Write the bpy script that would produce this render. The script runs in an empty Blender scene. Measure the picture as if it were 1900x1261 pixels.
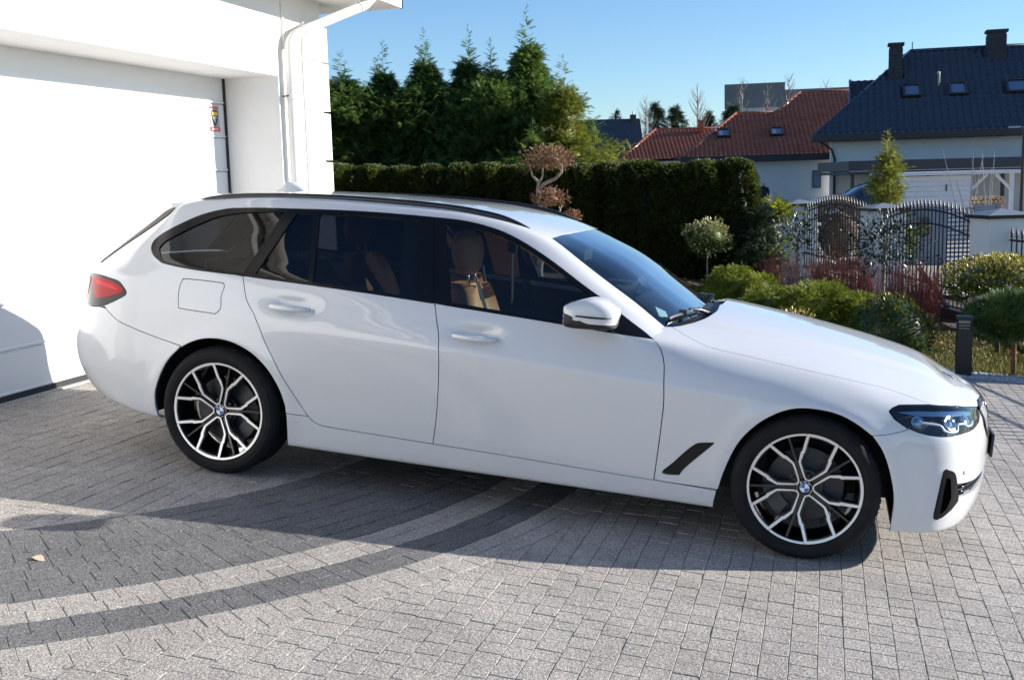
import bpy, bmesh, math, random
import numpy as np
from mathutils import Vector, Matrix, geometry
random.seed(7)
rng = np.random.default_rng(7)
sc = bpy.context.scene
col = sc.collection
R_ = math.radians
# ------------------------------------------------------------------ camera
cam_d = bpy.data.cameras.new('camera')
cam_d.sensor_width = 36.0
cam_d.lens = 2076.95 / 1900 * 36.0
cam_d.clip_start = 0.05
cam_d.clip_end = 4000
cam = bpy.data.objects.new('camera', cam_d)
col.objects.link(cam)
CAM_POS = np.array((1.60755, -6.00998, 1.63473))
C_R = (0.96226483, 0.27085432, -0.02615995)
C_U = (-0.01333398, 0.14295411, 0.98963949)
C_F = (-0.2717878, 0.95194646, -0.14117128)
cam.matrix_world = Matrix(((C_R[0], C_U[0], -C_F[0], CAM_POS[0]), (C_R[1], C_U[1], -C_F[1], CAM_POS[1]),
                           (C_R[2], C_U[2], -C_F[2], CAM_POS[2]), (0, 0, 0, 1)))
sc.camera = cam
# ------------------------------------------------------------------ light
SUN_FROM = Vector((0.53, 0.216, 0.195)).normalized()      # towards the sun
SUN_EL = math.asin(SUN_FROM.z)
SUN_AZ = math.atan2(SUN_FROM.x, SUN_FROM.y)
world = bpy.data.worlds.new('World')
sc.world = world
world.use_nodes = True
wn = world.node_tree.nodes
wl = world.node_tree.links
wn.clear()
sky = wn.new('ShaderNodeTexSky')
sky.sky_type = 'NISHITA'
sky.sun_disc = False
sky.sun_elevation = SUN_EL
sky.sun_rotation = SUN_AZ
sky.altitude = 150
sky.air_density = 1.0
sky.dust_density = 0.0
sky.ozone_density = 4.0
bg = wn.new('ShaderNodeBackground')
bg.inputs['Strength'].default_value = 0.086
wo = wn.new('ShaderNodeOutputWorld')
tint = wn.new('ShaderNodeMix'); tint.data_type = 'RGBA'; tint.blend_type = 'MULTIPLY'      # clear cold winter air
tint.inputs[0].default_value = 1.0
tint.inputs[7].default_value = (0.92, 1.0, 1.10, 1)
wl.new(sky.outputs['Color'], tint.inputs[6])
wl.new(tint.outputs[2], bg.inputs['Color'])
wl.new(bg.outputs['Background'], wo.inputs['Surface'])
sun_d = bpy.data.lights.new('sun', 'SUN')
sun_d.energy = 5.0
sun_d.angle = R_(0.55)
sun_d.color = (1.0, 0.945, 0.86)
sun = bpy.data.objects.new('sun', sun_d)
sun.rotation_euler = SUN_FROM.to_track_quat('Z', 'Y').to_euler()
col.objects.link(sun)
sc.view_settings.view_transform = 'Standard'
sc.view_settings.look = 'None'
sc.view_settings.gamma = 1
sc.view_settings.use_curve_mapping = False
sc.view_settings.exposure = 0.96
sc.cycles.max_bounces = 8
sc.cycles.transparent_max_bounces = 24
sc.cycles.use_adaptive_sampling = True
sc.cycles.use_denoising = True
# driveway plane: slopes down away from the garage; car axes -> world
W_ = np.array(((0.9959271337, -0.001389791, 0.0901510555), (0.0, 0.9998811908, 0.0154144166),
               (-0.0901617676, -0.0153516357, 0.9958088084)))
GN = np.array((0.09015106, 0.01541442, 0.99580881))
def gz(x, y):                                  # height of the driveway plane
    return -(GN[0] * x + GN[1] * y) / GN[2]

# ------------------------------------------------------------------ helpers
def tag(o, label=None, cat=None, group=None, kind=None):
    if label: o['label'] = label
    if cat: o['category'] = cat
    if group: o['group'] = group
    if kind: o['kind'] = kind
    return o
def empty(name, loc=(0, 0, 0), rz=0.0, parent=None):
    o = bpy.data.objects.new(name, None)
    o.empty_display_size = 0.2
    o.location = loc
    o.rotation_euler = (0, 0, rz)
    col.objects.link(o)
    if parent: o.parent = parent
    return o
def mesh(name, V, F, mat=None, smooth=False, mats=None, fm=None):
    me = bpy.data.meshes.new(name)
    me.from_pydata([tuple(v) for v in V], [], [tuple(f) for f in F])
    if mats:
        for m in mats: me.materials.append(m)
        if fm is not None: me.polygons.foreach_set('material_index', np.asarray(fm, np.int32))
    elif mat: me.materials.append(mat)
    if smooth: me.polygons.foreach_set('use_smooth', np.ones(len(me.polygons), bool))
    me.update()
    return me
def link(name, me, parent=None, loc=(0, 0, 0), rot=(0, 0, 0)):
    o = bpy.data.objects.new(name, me)
    o.location = loc
    o.rotation_euler = rot
    col.objects.link(o)
    if parent: o.parent = parent
    return o
class MB:
    """collects shapes, builds ONE mesh"""
    def __init__(s): s.V = []; s.F = []; s.M = []; s.cur = 0
    def add(s, V, F, m=None):
        b = len(s.V); s.V += [tuple(v) for v in V]; s.F += [tuple(i + b for i in f) for f in F]
        s.M += [s.cur if m is None else m] * len(F); return s
    def box(s, x0, x1, y0, y1, z0, z1, m=None):
        return s.add([(x0, y0, z0), (x1, y0, z0), (x1, y1, z0), (x0, y1, z0), (x0, y0, z1), (x1, y0, z1), (x1, y1, z1), (x0, y1, z1)],
                     [(0, 3, 2, 1), (4, 5, 6, 7), (0, 1, 5, 4), (1, 2, 6, 5), (2, 3, 7, 6), (3, 0, 4, 7)], m)
    def bbox(s, x0, x1, y0, y1, z0, z1, b=0.01, m=None):        # box with chamfered edges
        bm = bmesh.new(); bmesh.ops.create_cube(bm, size=1)
        for v in bm.verts:
            v.co = Vector(((x0 + x1) / 2 + v.co.x * (x1 - x0), (y0 + y1) / 2 + v.co.y * (y1 - y0), (z0 + z1) / 2 + v.co.z * (z1 - z0)))
        bmesh.ops.bevel(bm, geom=bm.edges[:], offset=b, segments=2, affect='EDGES', profile=0.7)
        bm.verts.index_update()
        s.add([v.co[:] for v in bm.verts], [[v.index for v in f.verts] for f in bm.faces], m); bm.free(); return s
    def bar(s, a, b, w, h=None, m=None, up=(0, 0, 1)):           # square bar from a to b
        h = h or w; a = Vector(a); b = Vector(b); d = (b - a).normalized(); u = Vector(up)
        if abs(d.dot(u)) > .99: u = Vector((1, 0, 0))
        r = d.cross(u).normalized(); u = r.cross(d)
        V = [p + r * i * w / 2 + u * j * h / 2 for p in (a, b) for i, j in ((-1, -1), (1, -1), (1, 1), (-1, 1))]
        return s.add(V, [(3, 2, 1, 0), (4, 5, 6, 7), (0, 1, 5, 4), (1, 2, 6, 5), (2, 3, 7, 6), (3, 0, 4, 7)], m)
    def tube(s, pts, r, n=8, m=None, cap=True, sq=1.0):           # tube through points, r scalar or list
        pts = [Vector(p) for p in pts]; k = len(pts); rr = [r] * k if np.isscalar(r) else list(r)
        V = []; F = []; pu = None
        for i, p in enumerate(pts):
            d = (pts[min(i + 1, k - 1)] - pts[max(i - 1, 0)])
            d = d.normalized() if d.length > 1e-9 else Vector((0, 0, 1))
            if pu is None:
                u = Vector((0, 0, 1)) if abs(d.z) < .9 else Vector((1, 0, 0))
            else: u = pu
            x = d.cross(u)
            if x.length < 1e-6: x = d.orthogonal()
            x.normalize(); y = x.cross(d); pu = y
            for j in range(n):
                a = 2 * math.pi * j / n; V.append(p + x * math.cos(a) * rr[i] + y * math.sin(a) * rr[i] * sq)
        for i in range(k - 1):
            for j in range(n):
                a = i * n + j; b = i * n + (j + 1) % n; F.append((a, b, b + n, a + n))
        if cap: F.append(tuple(range(n))[::-1]); F.append(tuple((k - 1) * n + j for j in range(n)))
        return s.add(V, F, m)
    def lathe(s, prof, n=24, m=None, ax='z', c=(0, 0, 0)):       # prof: (radius, height)
        V = []; F = []
        for r, h in prof:
            for j in range(n):
                a = 2 * math.pi * j / n; p = (r * math.cos(a), r * math.sin(a), h)
                if ax == 'y': p = (p[0], p[2], p[1])
                V.append((p[0] + c[0], p[1] + c[1], p[2] + c[2]))
        for i in range(len(prof) - 1):
            for j in range(n):
                q = (i * n + j, i * n + (j + 1) % n, (i + 1) * n + (j + 1) % n, (i + 1) * n + j)
                F.append(q if ax == 'z' else q[::-1])
        return s.add(V, F, m)
    def prism(s, poly, z0, z1, m=None, ax='z', side_m=None):       # extrude 2D polygon
        n = len(poly)
        def P(a, b, c): return (a, b, c) if ax == 'z' else ((a, c, b) if ax == 'y' else (c, a, b))
        tri = geometry.tessellate_polygon([[Vector((p[0], p[1], 0)) for p in poly]])
        V = [P(p[0], p[1], z0) for p in poly] + [P(p[0], p[1], z1) for p in poly]
        s.add(V, [t[::-1] for t in tri] + [tuple(i + n for i in t) for t in tri], m)
        b = len(s.V) - 2 * n
        for i in range(n):
            j = (i + 1) % n; s.F.append((b + i, b + j, b + n + j, b + n + i)); s.M.append((s.cur if m is None else m) if side_m is None else side_m)
        return s
    def xf(s, M, start=0):
        for i in range(start, len(s.V)): s.V[i] = tuple(M @ Vector(s.V[i]))
        return s
    def me(s, name, mats, smooth=False, angle=None, fix=True):
        if not isinstance(mats, (list, tuple)): mats = [mats]
        me = mesh(name, s.V, s.F, mats=mats, fm=s.M)
        if fix:
            bm = bmesh.new(); bm.from_mesh(me); bmesh.ops.recalc_face_normals(bm, faces=bm.faces[:]); bm.to_mesh(me); bm.free()
        if smooth:
            me.polygons.foreach_set('use_smooth', np.ones(len(me.polygons), bool))
            if angle is not None: me.set_sharp_from_angle(angle=R_(angle))
        return me
    def build(s, name, mats, parent=None, smooth=False, angle=None, loc=(0, 0, 0), rot=(0, 0, 0), fix=True):
        return link(name, s.me(name, mats, smooth, angle, fix), parent, loc, rot)
def catmull(P, n=8, closed=False):
    P = [np.asarray(p, float) for p in P]; k = len(P); out = []
    for i in range(k if closed else k - 1):
        if closed: a, b, c, d = P[(i - 1) % k], P[i], P[(i + 1) % k], P[(i + 2) % k]
        else: a, b, c, d = P[max(i - 1, 0)], P[i], P[i + 1], P[min(i + 2, k - 1)]
        for j in range(n):
            t = j / n
            out.append(.5 * (2 * b + (c - a) * t + (2 * a - 5 * b + 4 * c - d) * t * t + (3 * b - a - 3 * c + d) * t ** 3))
    if not closed: out.append(P[-1])
    return np.array(out)
# ---- materials
def newmat(name):
    m = bpy.data.materials.new(name); m.use_nodes = True
    nt = m.node_tree; b = nt.nodes['Principled BSDF']
    return m, nt, b
def N(nt, t, **k):
    n = nt.nodes.new(t)
    for a, v in k.items():
        if hasattr(n, a): setattr(n, a, v)
    return n
def pmat(name, colr, rough=0.6, metal=0.0, coat=0.0, spec=0.5, var=0.0, vscale=8.0, bump=0.0, bscale=40.0, detail=4.0, col2=None, island=0.0, trans=0.0):
    m, nt, b = newmat(name)
    b.inputs['Base Color'].default_value = (*colr, 1)
    b.inputs['Roughness'].default_value = rough
    b.inputs['Metallic'].default_value = metal
    b.inputs['Specular IOR Level'].default_value = spec
    if coat: b.inputs['Coat Weight'].default_value = coat; b.inputs['Coat Roughness'].default_value = 0.03
    tc = N(nt, 'ShaderNodeTexCoord')
    out = None
    if var or col2:
        nz = N(nt, 'ShaderNodeTexNoise'); nz.inputs['Scale'].default_value = vscale; nz.inputs['Detail'].default_value = detail
        nt.links.new(tc.outputs['Object'], nz.inputs['Vector'])
        mx = N(nt, 'ShaderNodeMix', data_type='RGBA')
        c2 = col2 or tuple(min(1, c * (1 + var)) for c in colr); c1 = colr if col2 else tuple(c * (1 - var) for c in colr)
        mx.inputs[6].default_value = (*c1, 1); mx.inputs[7].default_value = (*c2, 1)
        mr = N(nt, 'ShaderNodeMapRange'); mr.inputs[1].default_value = .3; mr.inputs[2].default_value = .7
        nt.links.new(nz.outputs['Fac'], mr.inputs[0]); nt.links.new(mr.outputs[0], mx.inputs[0]); out = mx.outputs[2]
    if island:
        ge = N(nt, 'ShaderNodeNewGeometry'); hs = N(nt, 'ShaderNodeHueSaturation')
        mr = N(nt, 'ShaderNodeMapRange'); mr.inputs[3].default_value = 1 - island; mr.inputs[4].default_value = 1 + island
        nt.links.new(ge.outputs['Random Per Island'], mr.inputs[0]); nt.links.new(mr.outputs[0], hs.inputs['Value'])
        if out: nt.links.new(out, hs.inputs['Color'])
        else: hs.inputs['Color'].default_value = (*colr, 1)
        out = hs.outputs['Color']
    if out: nt.links.new(out, b.inputs['Base Color'])
    if bump:
        nb = N(nt, 'ShaderNodeTexNoise'); nb.inputs['Scale'].default_value = bscale; nb.inputs['Detail'].default_value = 5
        nt.links.new(tc.outputs['Object'], nb.inputs['Vector'])
        bp = N(nt, 'ShaderNodeBump'); bp.inputs['Strength'].default_value = bump; bp.inputs['Distance'].default_value = 0.02
        nt.links.new(nb.outputs['Fac'], bp.inputs['Height']); nt.links.new(bp.outputs['Normal'], b.inputs['Normal'])
    return m
def glassmat(name, tint, refl=1.0, rough=0.0):
    """clear or tinted pane: transparent straight-through with a fresnel mirror on top"""
    m, nt, b = newmat(name); nt.nodes.remove(b)
    o = nt.nodes['Material Output']
    t = N(nt, 'ShaderNodeBsdfTransparent'); t.inputs['Color'].default_value = (*tint, 1)
    g = N(nt, 'ShaderNodeBsdfGlossy'); g.inputs['Roughness'].default_value = rough
    ge = N(nt, 'ShaderNodeNewGeometry'); dt = N(nt, 'ShaderNodeVectorMath', operation='DOT_PRODUCT')
    nt.links.new(ge.outputs['Normal'], dt.inputs[0]); nt.links.new(ge.outputs['Incoming'], dt.inputs[1])
    def mth(op, a, b=None, clamp=False):
        n = N(nt, 'ShaderNodeMath', operation=op); n.use_clamp = clamp
        for i, v in enumerate((a, b)):
            if v is None: continue
            if isinstance(v, (int, float)): n.inputs[i].default_value = v
            else: nt.links.new(v, n.inputs[i])
        return n.outputs[0]
    c = mth('ABSOLUTE', dt.outputs['Value']); f5 = mth('POWER', mth('SUBTRACT', 1.0, c, True), 5.0)
    fr = mth('MULTIPLY', mth('ADD', mth('MULTIPLY', f5, 0.94), 0.06), refl, True)      # both faces of the pane
    mx = N(nt, 'ShaderNodeMixShader'); nt.links.new(fr, mx.inputs[0])
    nt.links.new(t.outputs[0], mx.inputs[1]); nt.links.new(g.outputs[0], mx.inputs[2]); nt.links.new(mx.outputs[0], o.inputs['Surface'])
    return m

# ------------------------------------------------------------------ ground, driveway
def gzc(x, y): return gz(min(max(x, -12), 7), min(max(y, -12), 32))
def sheet(name, x0, x1, y0, y1, n, m, dz, mat, kind='structure', rough=0.0, inside=None):
    xs = np.linspace(x0, x1, n); ys = np.linspace(y0, y1, m)
    V = [(x, y, gzc(x, y) + dz + (rough * (math.sin(x * 3.1 + y * 1.7) + math.sin(x * 7.3 - y * 5.1)) if rough else 0)) for y in ys for x in xs]
    F = [(j * n + i, j * n + i + 1, (j + 1) * n + i + 1, (j + 1) * n + i) for j in range(m - 1) for i in range(n - 1)]
    o = link(name, mesh(name, V, F, mat, True)); o['kind'] = kind; return o
m_grassfar = pmat('far_ground', (.075, .085, .035), .95, col2=(.13, .115, .06), vscale=.35, bump=.3, bscale=3)
xs = [-900, -300, -100, -40, -20] + list(np.linspace(-12, 7, 20)) + [9, 14, 25, 60, 200, 900]
ys = [-900, -300, -100, -40, -20] + list(np.linspace(-12, 32, 30)) + [40, 60, 100, 200, 400, 900, 1500]
V = [(x, y, gzc(x, y) - .10) for y in ys for x in xs]; nx = len(xs)
tag(link('ground', mesh('ground', V, [(j * nx + i, j * nx + i + 1, (j + 1) * nx + i + 1, (j + 1) * nx + i) for j in range(len(ys) - 1) for i in range(nx - 1)], m_grassfar, True)), kind='structure')
# --- paving materials
def stone_mat(name, c1, c2, c3, sc_=210.0):
    m, nt, b = newmat(name); b.inputs['Roughness'].default_value = .88; b.inputs['Specular IOR Level'].default_value = .35
    tc = N(nt, 'ShaderNodeTexCoord'); ge = N(nt, 'ShaderNodeNewGeometry')
    def noise(s_, d=3):
        n = N(nt, 'ShaderNodeTexNoise'); n.inputs['Scale'].default_value = s_; n.inputs['Detail'].default_value = d; n.inputs['Roughness'].default_value = .7
        nt.links.new(ge.outputs['Position'], n.inputs['Vector']); return n
    n1 = noise(sc_, 2); n2 = noise(sc_ * .42, 2); n3 = noise(2.1, 4)
    cr = N(nt, 'ShaderNodeValToRGB'); e = cr.color_ramp.elements
    e[0].position = .38; e[0].color = (*c1, 1); e[1].position = .5; e[1].color = (*c2, 1); k = e.new(.62); k.color = (*c3, 1)
    nt.links.new(n1.outputs['Fac'], cr.inputs['Fac'])
    mx = N(nt, 'ShaderNodeMix', data_type='RGBA', blend_type='MULTIPLY'); mx.inputs[0].default_value = .55
    r2 = N(nt, 'ShaderNodeValToRGB'); r2.color_ramp.elements[0].position = .35; r2.color_ramp.elements[0].color = (.45, .45, .46, 1); r2.color_ramp.elements[1].position = .6; r2.color_ramp.elements[1].color = (1.15, 1.12, 1.08, 1)
    nt.links.new(n2.outputs['Fac'], r2.inputs['Fac']); nt.links.new(cr.outputs['Color'], mx.inputs[6]); nt.links.new(r2.outputs['Color'], mx.inputs[7])
    hs = N(nt, 'ShaderNodeHueSaturation'); mr = N(nt, 'ShaderNodeMapRange'); mr.inputs[3].default_value = .92; mr.inputs[4].default_value = 1.07
    nt.links.new(ge.outputs['Random Per Island'], mr.inputs[0])
    m3 = N(nt, 'ShaderNodeMapRange'); m3.inputs[1].default_value = .3; m3.inputs[2].default_value = .7; m3.inputs[3].default_value = .86; m3.inputs[4].default_value = 1.1
    nt.links.new(n3.outputs['Fac'], m3.inputs[0]); n4 = noise(.55, 5); m4 = N(nt, 'ShaderNodeMapRange'); m4.inputs[1].default_value = .35; m4.inputs[2].default_value = .6; m4.inputs[3].default_value = .88; m4.inputs[4].default_value = 1.04; nt.links.new(n4.outputs['Fac'], m4.inputs[0]); m5 = N(nt, 'ShaderNodeMath', operation='MULTIPLY'); nt.links.new(mr.outputs[0], m5.inputs[0]); nt.links.new(m4.outputs[0], m5.inputs[1])
    mm = N(nt, 'ShaderNodeMath', operation='MULTIPLY'); nt.links.new(m5.outputs[0], mm.inputs[0]); nt.links.new(m3.outputs[0], mm.inputs[1])
    nt.links.new(mm.outputs[0], hs.inputs['Value']); nt.links.new(mx.outputs[2], hs.inputs['Color']); nt.links.new(hs.outputs['Color'], b.inputs['Base Color'])
    bp = N(nt, 'ShaderNodeBump'); bp.inputs['Strength'].default_value = .6; bp.inputs['Distance'].default_value = .008
    nt.links.new(n2.outputs['Fac'], bp.inputs['Height']); nt.links.new(bp.outputs['Normal'], b.inputs['Normal'])
    return m
m_plight = stone_mat('light_paver', (.15, .138, .128), (.35, .325, .303), (.58, .555, .52))
m_pdark = stone_mat('dark_paver', (.045, .046, .048), (.122, .124, .129), (.26, .261, .263))
m_sand = pmat('joint_sand', (.22, .19, .155), .95, col2=(.12, .115, .08), vscale=4.5, bump=.3, bscale=120)
DRV = sheet('driveway', -3.50, 7.0, -12, 5.32, 22, 34, -.0055, m_sand)
# --- individual pavers on the sloping plane (plane coordinates = car axes)
RC = np.array((-4.3, .2))
def clip_half(poly, nx_, ny_, c):              # keep nx*x+ny*y<=c
    out = []
    for i in range(len(poly)):
        a, b = poly[i], poly[(i + 1) % len(poly)]; da = nx_ * a[0] + ny_ * a[1] - c; db = nx_ * b[0] + ny_ * b[1] - c
        if da <= 0: out.append(a)
        if (da < 0) != (db < 0) and da != db: t = da / (da - db); out.append((a[0] + (b[0] - a[0]) * t, a[1] + (b[1] - a[1]) * t))
    return out
PAV = []
jr = random.Random(3)
def straight(x0, x1, y0, y1, keep, rlim, colr=0):
    x = x0
    while x < x1:
        w = .097 * jr.uniform(.94, 1.06); y = y0 - jr.random() * .1
        while y < y1:
            l = jr.choice((.075, .088, .10, .10, .118)); poly = [(x, y), (x + w, y), (x + w, y + l), (x, y + l)]
            y += l
            cx, cy = x + w / 2, y - l / 2; d = np.array((cx, cy)) - RC; r = float(np.hypot(*d))
            if keep == 'out' and r < rlim - .12 or keep == 'in' and r > rlim + .12: continue
            if abs(r - rlim) < .13:
                n_ = d / r; c = float(n_ @ RC) + rlim
                poly = clip_half(poly, -n_[0], -n_[1], -c) if keep == 'out' else clip_half(poly, n_[0], n_[1], c)
                if len(poly) < 3: continue
            a = abs(sum(poly[i][0] * poly[(i + 1) % len(poly)][1] - poly[(i + 1) % len(poly)][0] * poly[i][1] for i in range(len(poly)))) / 2
            if a < .0012: continue
            if max(p[1] for p in poly) > 5.31: poly = clip_half(poly, 0, 1, 5.31)
            if len(poly) >= 3: PAV.append((poly, colr))
        x += w
straight(-3.45, -.4, -4.2, 4.3, 'in', 3.40)
straight(-3.45, 4.9, -3.9, 5.31, 'out', 4.84)
rings = [(3.40 + .104 * i, 3.40 + .104 * (i + 1), 1) for i in range(8)] + [(4.235, 4.333, 0), (4.333, 4.43, 0), (4.43, 4.532, 1), (4.532, 4.635, 1), (4.635, 4.738, 0), (4.738, 4.84, 0)]
for r0, r1, c in rings:
    a = R_(-95) - jr.random() * .03
    while a < R_(95):
        l = jr.choice((.085, .10, .128, .145, .16)) / r1; A = np.linspace(a, a + l, 3)
        poly = [(RC[0] + r0 * math.cos(t), RC[1] + r0 * math.sin(t)) for t in A] + [(RC[0] + r1 * math.cos(t), RC[1] + r1 * math.sin(t)) for t in A[::-1]]
        a += l
        if min(p[0] for p in poly) > -3.44 and max(p[1] for p in poly) < 5.3 and min(p[1] for p in poly) > -4.3: PAV.append((poly, c))
Wt = W_
def paver_geo(poly):
    n = len(poly); c = np.mean(poly, 0); h = jr.uniform(-.0018, .0012); tx, ty = jr.uniform(-.014, .014), jr.uniform(-.014, .014)
    q = []
    for ins, z in ((.0003, -.016), (.0004, -.0026), (.0026, 0)):
        for k in range(n):
            a, b, d = np.array(poly[k - 1]), np.array(poly[k]), np.array(poly[(k + 1) % n])
            v = c - b; l = np.hypot(*v); pnt = b + v / l * (ins * 1.3 + jr.uniform(0, .0010))
            q.append((pnt[0], pnt[1], z + h + (pnt[0] - c[0]) * tx + (pnt[1] - c[1]) * ty))
    F = [tuple(range(2 * n, 3 * n))]
    for k in range(n):
        j = (k + 1) % n; F += [(k, j, n + j, n + k), (n + k, n + j, 2 * n + j, 2 * n + k)]
    return np.array(q) @ Wt.T, F
def pixel_area(poly):
    P = np.array([(x, y, 0) for x, y in poly]) @ Wt.T - CAM_POS; dz = P @ np.array(C_F)
    if (dz < .5).any(): return 0
    u = 512 + 1119.4 * (P @ np.array(C_R)) / dz; v = 339.5 - 1119.4 * (P @ np.array(C_U)) / dz
    if u.min() < 0 or u.max() > 1024 or v.min() < 0 or v.max() > 679: return 0
    return abs(np.sum(u * np.roll(v, -1) - np.roll(u, -1) * v)) / 2
order = sorted(range(len(PAV)), key=lambda i: -pixel_area(PAV[i][0])); top = set(order[:300])
B = {0: MB(), 1: MB()}
for i, (poly, c) in enumerate(PAV):
    V, F = paver_geo(poly)
    if i in top:
        o = link('paver', mesh('paver', V, F, (m_plight, m_pdark)[c]), DRV)
    else: B[c].add(V, F)
for c, nm in ((0, 'light_pavers'), (1, 'dark_pavers')):
    o = link(nm, mesh(nm, B[c].V, B[c].F, (m_plight, m_pdark)[c]), DRV); o['kind'] = 'stuff'
# paving carried on by its surface where single stones can no longer be told apart (behind the camera)
def paved_sheet(name, x0, x1, y0, y1, dz):
    m, nt, b = newmat(name + '_stone'); b.inputs['Roughness'].default_value = .9
    tc = N(nt, 'ShaderNodeTexCoord'); br = N(nt, 'ShaderNodeTexBrick'); br.inputs['Scale'].default_value = 5.0; br.inputs['Color1'].default_value = (.32, .30, .275, 1); br.inputs['Color2'].default_value = (.28, .26, .24, 1); br.inputs['Mortar'].default_value = (.12, .10, .08, 1); br.inputs['Mortar Size'].default_value = .012
    nt.links.new(tc.outputs['Object'], br.inputs['Vector']); nt.links.new(br.outputs['Color'], b.inputs['Base Color'])
    return sheet(name, x0, x1, y0, y1, 8, 8, dz, m)
paved_sheet('forecourt', -3.45, 7, -12, -3.95, -.002)
paved_sheet('driveway_edge', 4.95, 7, -3.9, 5.3, -.002)

# ---------------------------------------------------------------- curves
def mak(xk,yk,x):
    xk=np.asarray(xk,float);yk=np.asarray(yk,float);x=np.asarray(x,float)
    n=len(xk)
    if n==2: return np.interp(x,xk,yk)
    d=np.diff(yk)/np.diff(xk)
    m=np.concatenate([[3*d[0]-2*d[1],2*d[0]-d[1]],d,[2*d[-1]-d[-2],3*d[-1]-2*d[-2]]])
    w1=np.abs(m[3:]-m[2:-1])+np.abs(m[3:]+m[2:-1])/2
    w2=np.abs(m[1:-2]-m[:-3])+np.abs(m[1:-2]+m[:-3])/2
    t=(w1*m[1:-2]+w2*m[2:-1])/(w1+w2+1e-12)
    i=np.clip(np.searchsorted(xk,x,side='right')-1,0,n-2)
    h=xk[i+1]-xk[i];u=np.clip((x-xk[i])/h,0,1)
    return ((2*u**3-3*u**2+1)*yk[i]+(u**3-2*u**2+u)*h*t[i]+(3*u**2-2*u**3)*yk[i+1]+(u**3-u**2)*h*t[i+1])
def smooth(a,sig,axis=0):
    if sig<=0: return a
    r=int(4*sig)+1;k=np.exp(-.5*(np.arange(-r,r+1)/sig)**2);k/=k.sum()
    a=np.moveaxis(a,axis,0)
    lo=2*a[0]-a[1:r+1][::-1];hi=2*a[-1]-a[-r-1:-1][::-1]
    b=np.concatenate([lo,a,hi]);o=np.zeros_like(a)
    for j,w in enumerate(k): o+=w*b[j:j+len(a)]
    return np.moveaxis(o,0,axis)
def sst(x): x=np.clip(x,0,1); return x*x*(3-2*x)
# ---------------------------------------------------------------- plan of the body
S0,S1=-3.6,3.3
PLAN=np.array([ # s, x, n
(-3.6,-2.615,0),(-3.3,-2.608,.33),(-3.07,-2.586,.56),(-2.93,-2.55,.69),(-2.76,-2.485,.805),(-2.6,-2.40,.89),(-2.42,-2.285,.952),(-2.2,-2.13,.988),(-2.0,-1.97,1),(-1.6,-1.6,1),
(1.4,1.4,1),(1.7,1.70,.998),(1.85,1.845,.984),(1.98,1.97,.962),(2.1,2.072,.922),(2.22,2.147,.84),(2.36,2.208,.735),(2.55,2.262,.575),(2.8,2.308,.38),(3.05,2.336,.19),(3.3,2.345,0)])
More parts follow.
